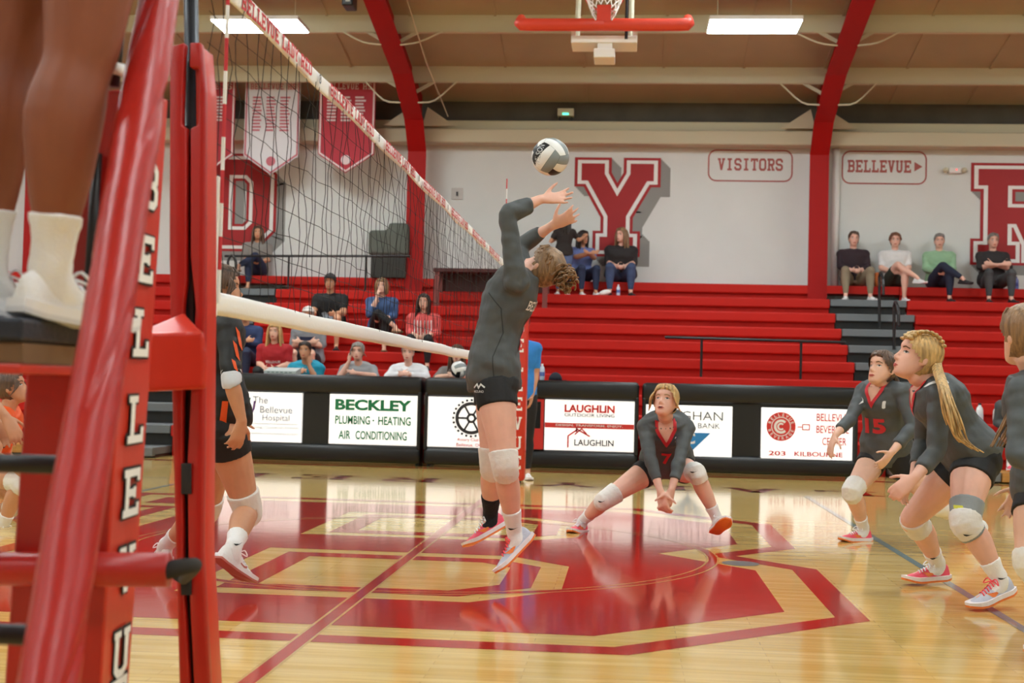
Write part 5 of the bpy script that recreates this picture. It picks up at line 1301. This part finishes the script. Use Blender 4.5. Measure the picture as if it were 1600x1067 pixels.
J = dict(pel=P(-75, 672, 2.6), neck=P(-66, 505, 2.6), hipR=P(-75, 690, 2.51), hipL=P(-75, 690, 2.69), knR=P(-40, 805, 2.45), anR=P(-85, 905, 2.55), toeR=P(-30, 930, 2.5), knL=P(-50, 800, 2.8), anL=P(-110, 890, 2.9), toeL=P(-60, 912, 2.85),
 shR=P(-48, 530, 2.44), shL=P(-60, 525, 2.78), elR=P(-30, 612, 2.42), wrR=P(8, 650, 2.42), elL=P(-40, 610, 2.85), wrL=P(-5, 660, 2.9), handR=dict(dir=V(.5, .1, -.85), palm=V(-.6, .5, -.3), curl=.3), head=P(-55, 460, 2.6), hf=V(1, .1, 0), hu=V(0, 0, 1))
S = dict(PL, skin=SK2, top=(C_WHT, .82, -.12), hair=('bun', HBR), hsz=1.0)
person('opponent at the left edge whose bare forearm hangs beside the orange jersey', J, S, 'visiting team players')
# --- referee on the stand (legs in the picture)
ry = -1.34
pr = P(96, -300, ry); fw = V(.8, .6, 0); rt = V(.6, -.8, 0); u_ = V(0, 0, 1)
J = dict(pel=pr, neck=pr+u_*.53, hipR=P(146, -285, ry-.02), hipL=P(40, -290, ry+.13), knR=P(128, 72, ry-.02), anR=P(77, 428, ry-.02), toeR=P(164, 492, ry+.11), knL=P(14, 72, ry+.14), anL=P(-22, 420, ry+.14), toeL=P(60, 486, ry+.26), shoe=1.08,
 shR=pr+u_*.50+rt*.19, shL=pr+u_*.50-rt*.19, elR=pr+u_*.24+rt*.24, elL=pr+u_*.24-rt*.24, wrR=pr+u_*.03+rt*.24+fw*.1, wrL=pr+u_*.03-rt*.24+fw*.1, head=pr+u_*.74+fw*.02, hf=fw, hu=u_)
S = dict(vox=.007, skin=SK3, top=(C_WHT, .4, -.08), bottom=(C_SHO, .30), socks=(C_SOCK, .87, 1.0, .006), shoes=(SHWW, mat('shoe_white2', '#f0eff0', .5), LCW, mat('sole_pale', '#d9d9dc', .5)), lw=1.28, sc=1.02, hair=('crop', HDK), ground=PZ, fem=True)
person('referee standing on the platform, bare legs and white shoes', J, S)
# --- second referee beyond the far post
ry = 10.35; b_ = P(812, 617, ry); rt = V(-1, 0, 0); fw = V(0, -1, 0)
J = dict(pel=b_, neck=b_+u_*.56, hipR=b_+rt*.09, hipL=b_-rt*.09, knR=b_+rt*.1-u_*.43, knL=b_-rt*.1-u_*.43, anR=V(b_[0]-.1, ry+.03, .095), anL=V(b_[0]+.1, ry+.03, .095), toeR=V(b_[0]-.12, ry-.17, .01), toeL=V(b_[0]+.14, ry-.16, .01),
 shR=b_+u_*.51+rt*.2, shL=b_+u_*.51-rt*.17, elR=b_+u_*.24+rt*.26, elL=b_+u_*.24-rt*.17, wrR=b_+u_*.0+rt*.25+fw*.06, wrL=b_+u_*.0-rt*.14+fw*.08, head=b_+u_*.77, hf=V(-.3, -.95, .1), hu=u_)
S = dict(vox=.011, skin=SK2, top=(cloth('blue_polo', '#2b84d6', .7, .05, .3), .42, -.08), bottom=(cloth('black_trousers', '#18181b', .75), .97), shoes=(SHWW, SHWW, None, SHM), hair=('short', HDK), fem=False, w=1.05, sc=1.02)
person('second referee in blue polo standing behind the setter', J, S)
# ================================================================ spectators
def seated(px, k, label, S, turn=0., lean=.03, armR='lap', armL='lap', legs='flat', py=470, hip=.22, yaw_head=0., nod=0., group='spectators on the bleachers', drop=.263, sc=1., X=None, fwdfeet=0., side=0., kw=.13):
    Yh = rowY(k)+hip; X = P(px, py, Yh)[0] if X is None else X; Z = rowZ(k); a = math.radians(turn); ca, sa = math.cos(a), math.sin(a)
    def wv(x, y, z): 
        x, y = x*ca-y*sa, x*sa+y*ca
        return V(X-x*sc, Yh-y*sc, Z+z*sc)
    dv = lambda x, y, z: nrm(wv(x, y, z)-wv(0, 0, 0))
    dr = drop/sc; ARM = {'lap': ((.21, .07, .30), (.07, .27, .24)), 'crossed': ((.22, .12, .32), (-.06, .25, .36)), 'chin': ((.16, .22, .30), (.05, .15+lean, .55)), 'cheek': ((.24, .24, .36), (.10, .14+lean, .61)),
     'table': ((.26, .22, .42), (.04, .42, .46)), 'knee': ((.22, .16, .30), (.15, .40, .28)), 'hug': ((.16, .22, .40), (-.02, .42, .45)), 'down': ((.22, .02, .28), (.20, .2, .14)), 'wide': ((.3, .2, .42), (.16, .44, .46))}
    J = dict(pel=wv(0, 0, .10), neck=wv(side*.1, lean*1.6, .555), mid=wv(0, -.03+lean*.3, .31), hipR=wv(.088, .02, .09), hipL=wv(-.088, .02, .09))
    J['shR'], J['shL'] = wv(.185+side*.1, lean*1.5, .505), wv(-.185+side*.1, lean*1.5, .505)
    for s, sg, am in (('R', 1, armR), ('L', -1, armL)):
        e, w_ = ARM[am]; J['el'+s] = wv(e[0]*sg, e[1], e[2]); J['wr'+s] = wv(w_[0]*sg, w_[1], w_[2])
        if am in ('chin', 'cheek'): J['hand'+s] = dict(dir=dv(-.1*sg, .02, 1), palm=dv(-.6*sg, -.7, 0), curl=.6)
        J['kn'+s] = wv(kw*sg, .44, .22-.263+dr*.0+.02 if False else max(.12, .47-dr)); J['an'+s] = wv(kw*.95*sg, .42+fwdfeet, .09-dr); J['toe'+s] = wv((kw+.03)*sg, .60+fwdfeet, .005-dr)
    if legs == 'crossR':
        J['knR'] = wv(-.02, .44, .32); J['anR'] = wv(-.30, .52, .12); J['toeR'] = wv(-.40, .64, .04)
    if legs == 'crossL':
        J['knL'] = wv(.02, .44, .32); J['anL'] = wv(.30, .52, .12); J['toeL'] = wv(.40, .64, .04)
    y_ = math.radians(yaw_head); J['hf'] = dv(math.sin(y_), math.cos(y_), nod); J['hu'] = V(0, 0, 1)
    J['head'] = wv(side*.12, lean*2.1+.03, .745)
    S = dict(dict(vox=.015, ground=Z-drop, sc=sc, lw=.98, aw=1.08), **S); S['sc'] = sc; S['w'] = S.get('w', 1.)*1.08
    return person(label, J, S, group)
C_JEAN, C_BLKP, C_KHK = cloth('jeans', '#2b3550', .85, .15, .3), cloth('black_pants', '#17181b', .8), cloth('khaki', '#8d7f68', .8)
WSH = (SHWW, SHWW, None, SHM); DSH = (mat('shoe_dark', '#232326', .6), mat('shoe_dark2', '#2b2b2e', .6), None, mat('shoe_dark3', '#1a1a1c', .6)); BSH = (skin('foot', '#d9a68a'), mat('sandal', '#8a6a50', .7), None, mat('sandal2', '#6a503c', .7))
def tee(n, c, sl=.3): return (cloth(n, c, .8, .06, .4), sl, -.08)
# upper left
seated(400, 0, 'woman with long hair and glasses seated behind the net under letter D', dict(top=tee('grey_top', '#8c8680', .55), bottom=(C_JEAN, .95), shoes=BSH, hair=('long', HBR), skin=SK2), turn=14, armR='lap', armL='lap', legs='crossL')
F = seated(517, 4, 'man in black T-shirt and cap seated behind the net', dict(top=tee('black_tee', '#18191b', .35), bottom=(cloth('dark_shorts', '#2c2f36', .8), .5), shoes=DSH, hair=('crop', HDK), fem=False, w=1.3, d=1.25, skin=SK2, aw=1.2), armR='knee', armL='knee', py=480, sc=1.06, kw=.2)
def cap_on(F, m, m2=None):
    mb = MB(); R = head_grid(F, .016, 14, 28, .045, .12); mb.rings([[hw(F, p) for p in r] for r in R]); ob = mb.build('cap', m, F.root, True)
    q = [hw(F, V(x, y, .052)) for x, y in ((-.07, .06), (-.05, .13), (0, .155), (.05, .13), (.07, .06))]
    MB().prism(q, F.hu*.006).build('brim', m2 or m, ob)
cap_on(F, cloth('cap_black', '#22242a'), cloth('cap_black', '#22242a'))
decal(merge2d(poly2d([(-.11, .03), (-.06, .06), (0, .03), (.06, .06), (.11, .03), (.06, -.06), (0, -.03), (-.06, -.06)])), F.mid+F.fwd*.2-F.base, -F.ss, F.up, F.C['tbv'], .004, 'shirt_print', mat('print_grey', '#8a939a', .8), F.C['jersey'], N=F.fwd, lift=.2, reach=.6)
seated(597, 4, 'woman in denim blue shirt resting her chin on her hand', dict(top=tee('denim', '#3f5a86', .75), bottom=(C_BLKP, .9), shoes=BSH, hair=('bob', HLB), skin=SK1, w=1.1), armR='chin', armL='lap', legs='crossR', py=490)
F = seated(663, 5, 'woman with long dark hair in coral striped blouse', dict(top=tee('coral_stripe', '#dc5a58', .75), bottom=(C_BLKP, .97), shoes=DSH, hair=('long', HDK), skin=SK1, w=.95), py=500)
for x in (-.12, -.075, -.03, .03, .075, .12):
    on_top(F, stroke2d([(x, .2), (x, -.16)], .007), F.mid+F.fwd*.2, -F.ss, F.up, C_WHT, 'white_stripe', .004, F.fwd)
seated(385, 6, 'person in navy sweatshirt seated behind the black and orange opponent', dict(top=tee('navy', '#26365e', .95), bottom=(C_JEAN, .97), shoes=DSH, hair=('short', HBR), skin=SK2, fem=False, w=1.1), armR='crossed', armL='crossed', py=540)
F = seated(431, 7, 'blonde spectator in red shirt, left of the raglan shirt man', dict(top=tee('red_tee', '#b02028', .4), bottom=(C_BLKP, .97), shoes=DSH, hair=('long', HB), skin=SK1, w=1.05), py=540)
on_top(F, text2d('BELLEVUE', .035, .01, width=.2), F.mid+F.up*.06+F.fwd*.2, -F.ss, F.up, C_WHT, 'shirt_lettering', .004, F.fwd)
F = seated(484, 6, 'man in grey and navy raglan shirt and white cap', dict(top=(cloth('raglan_grey', '#8c9096'), .4, -.08), bottom=(cloth('dark_shorts', '#2c2f36', .8), .5), shoes=WSH, hair=('crop', HGR), fem=False, w=1.2, d=1.15, skin=SK1, aw=1.1), armR='crossed', armL='crossed', lean=.06, py=545)
cap_on(F, cloth('cap_white', '#e6e2dc')); on_top(F, poly2d([(-.10, .2), (.10, .2), (.12, -.15), (-.12, -.15)]), F.mid+F.fwd*.25, -F.ss, F.up, cloth('navy_front', '#1d2a4a'), 'navy_front', .004, F.fwd)
# at the scorer tables
G2 = 'spectators at the scorer tables'
seated(485, 8, 'man in teal polo with chin on his hand at the left table', dict(top=tee('teal', '#1b93b0', .36), bottom=(C_BLKP, .97), shoes=DSH, hair=('short', HDK), fem=False, skin=SK2, w=1.1), armR='table', armL='chin', lean=.11, group=G2, py=560, side=.1)
seated(563, 8, 'grey haired woman in grey T-shirt leaning on her hand', dict(top=tee('pale_grey', '#9a9c9f', .34), bottom=(C_BLKP, .97), shoes=DSH, hair=('bun', HGR), skin=SK4, w=1.15), armR='cheek', armL='table', lean=.10, group=G2, py=570, hip=.16, side=-.1)
seated(641, 8, 'man in white sweatshirt with folded arms at the left table', dict(top=tee('white_sweat', '#e3e3e6', .92), bottom=(C_JEAN, .97), shoes=DSH, hair=('crop', HGR), fem=False, skin=SK4, w=1.28, d=1.2, aw=1.2), armR='table', armL='table', lean=.08, group=G2, py=570, hip=.16)
seated(716, 8, 'woman with long brown hair beside the ball on the table', dict(top=tee('grey_orange', '#807b78', .4), bottom=(C_BLKP, .97), shoes=DSH, hair=('long', HBR), skin=SK1), armR='table', armL='table', lean=.06, group=G2, py=575)
# top centre
seated(907, 0, 'woman in blue T-shirt hugging a girl on the top row', dict(top=tee('periwinkle', '#6f7fb8', .4), bottom=(C_JEAN, .97), shoes=WSH, hair=('long', HDK), skin=SK2, w=1.15, aw=1.1), turn=22, armR='hug', armL='hug', yaw_head=-20, py=420)
Xg = P(880, 420, 17.75)[0]; zg = rowZ(1); yg = 17.72
J = dict(pel=V(Xg, yg, zg+.68), neck=V(Xg+.02, yg, zg+1.08), hipR=V(Xg-.07, yg, zg+.66), hipL=V(Xg+.07, yg, zg+.66), knR=V(Xg-.08, yg-.02, zg+.38), knL=V(Xg+.07, yg-.03, zg+.38), anR=V(Xg-.08, yg+.02, zg+.085), anL=V(Xg+.08, yg+.02, zg+.085), toeR=V(Xg-.09, yg-.14, zg+.005), toeL=V(Xg+.09, yg-.14, zg+.005),
 shR=V(Xg-.13, yg, zg+1.04), shL=V(Xg+.15, yg+.02, zg+1.05), elR=V(Xg-.22, yg-.02, zg+.88), wrR=V(Xg-.10, yg+.1, zg+.95), elL=V(Xg+.24, yg+.06, zg+.92), wrL=V(Xg+.34, yg+.2, zg+1.0), head=V(Xg+.03, yg, zg+1.25), hf=V(.7, .7, 0), hu=V(0, 0, 1))
person('girl with long dark hair in black shirt and jeans standing on the row', J, dict(vox=.015, sc=.82, hsz=1.12, top=tee('dark_tee', '#2a2320', .35), bottom=(cloth('light_jeans', '#5a6c92', .85, .12), .96), shoes=WSH, hair=('long', HDK), skin=SK2, ground=zg), 'spectators on the bleachers')
seated(970, 0, 'woman in dark patterned jacket and jeans under letter Y', dict(top=tee('dark_floral', '#2a2526', .55), bottom=(cloth('faded_jeans', '#3f4f70', .85, .2), .97), shoes=DSH, hair=('long', HLB), skin=SK4, w=1.3, d=1.25, aw=1.25, lw=1.1, tgrow=.025), yaw_head=35, py=420, drop=.263, sc=1.06, kw=.17)
# top right
seated(1333, 0, 'man in maroon shirt and khaki trousers by the aisle', dict(top=tee('maroon', '#2f1f26', .9), bottom=(C_KHK, .97), shoes=WSH, hair=('short', HBR), fem=False, skin=SK4, w=1.1), armR='lap', armL='lap', py=420, fwdfeet=.05, sc=1.07, kw=.19, lean=-.01)
seated(1398, 0, 'person in white shirt with crossed bare legs', dict(top=tee('white_shirt', '#dfdcda', .4), bottom=(cloth('olive_shorts', '#3a3d34', .8), .42), shoes=WSH, hair=('curly', HAU), skin=SK4, w=1.12, fem=False), legs='crossR', turn=-8, py=420, sc=1.05, lean=-.01)
seated(1467, 0, 'grey haired person in pale green sweater with crossed legs', dict(top=tee('mint', '#93b894', .92), bottom=(cloth('navy_pants', '#232a40', .85), .97), shoes=DSH, hair=('short', HGR), skin=SK4, w=1.12, fem=False), legs='crossR', turn=-8, py=420, sc=1.05, lean=-.01)
seated(1551, 0, 'grey haired person in black patterned top beside letter R', dict(top=tee('black_pattern', '#2e2a2b', .5), bottom=(cloth('charcoal_pants', '#4a4c4e', .85), .97), shoes=DSH, hair=('short', HGR), skin=SK4, w=1.15), armR='crossed', armL='crossed', py=420, sc=1.07, kw=.17, lean=-.01)
# bench player
F = seated(1583, 9, 'team player in grey jersey sitting on the lowest right row', dict(top=(C_JER, .84, -.1), tname='jersey', bottom=(C_SHO, .2), pads=(C_PADW, .42, .60, .011), socks=(C_SOCK, .86, 1.0, .006), shoes=KIT, hair=('pony', HLB), skin=SK1), group='home team players', py=660, drop=.26, lean=.08, fwdfeet=-.1, hip=.2)
bpy.data.scenes.remove(WORK)
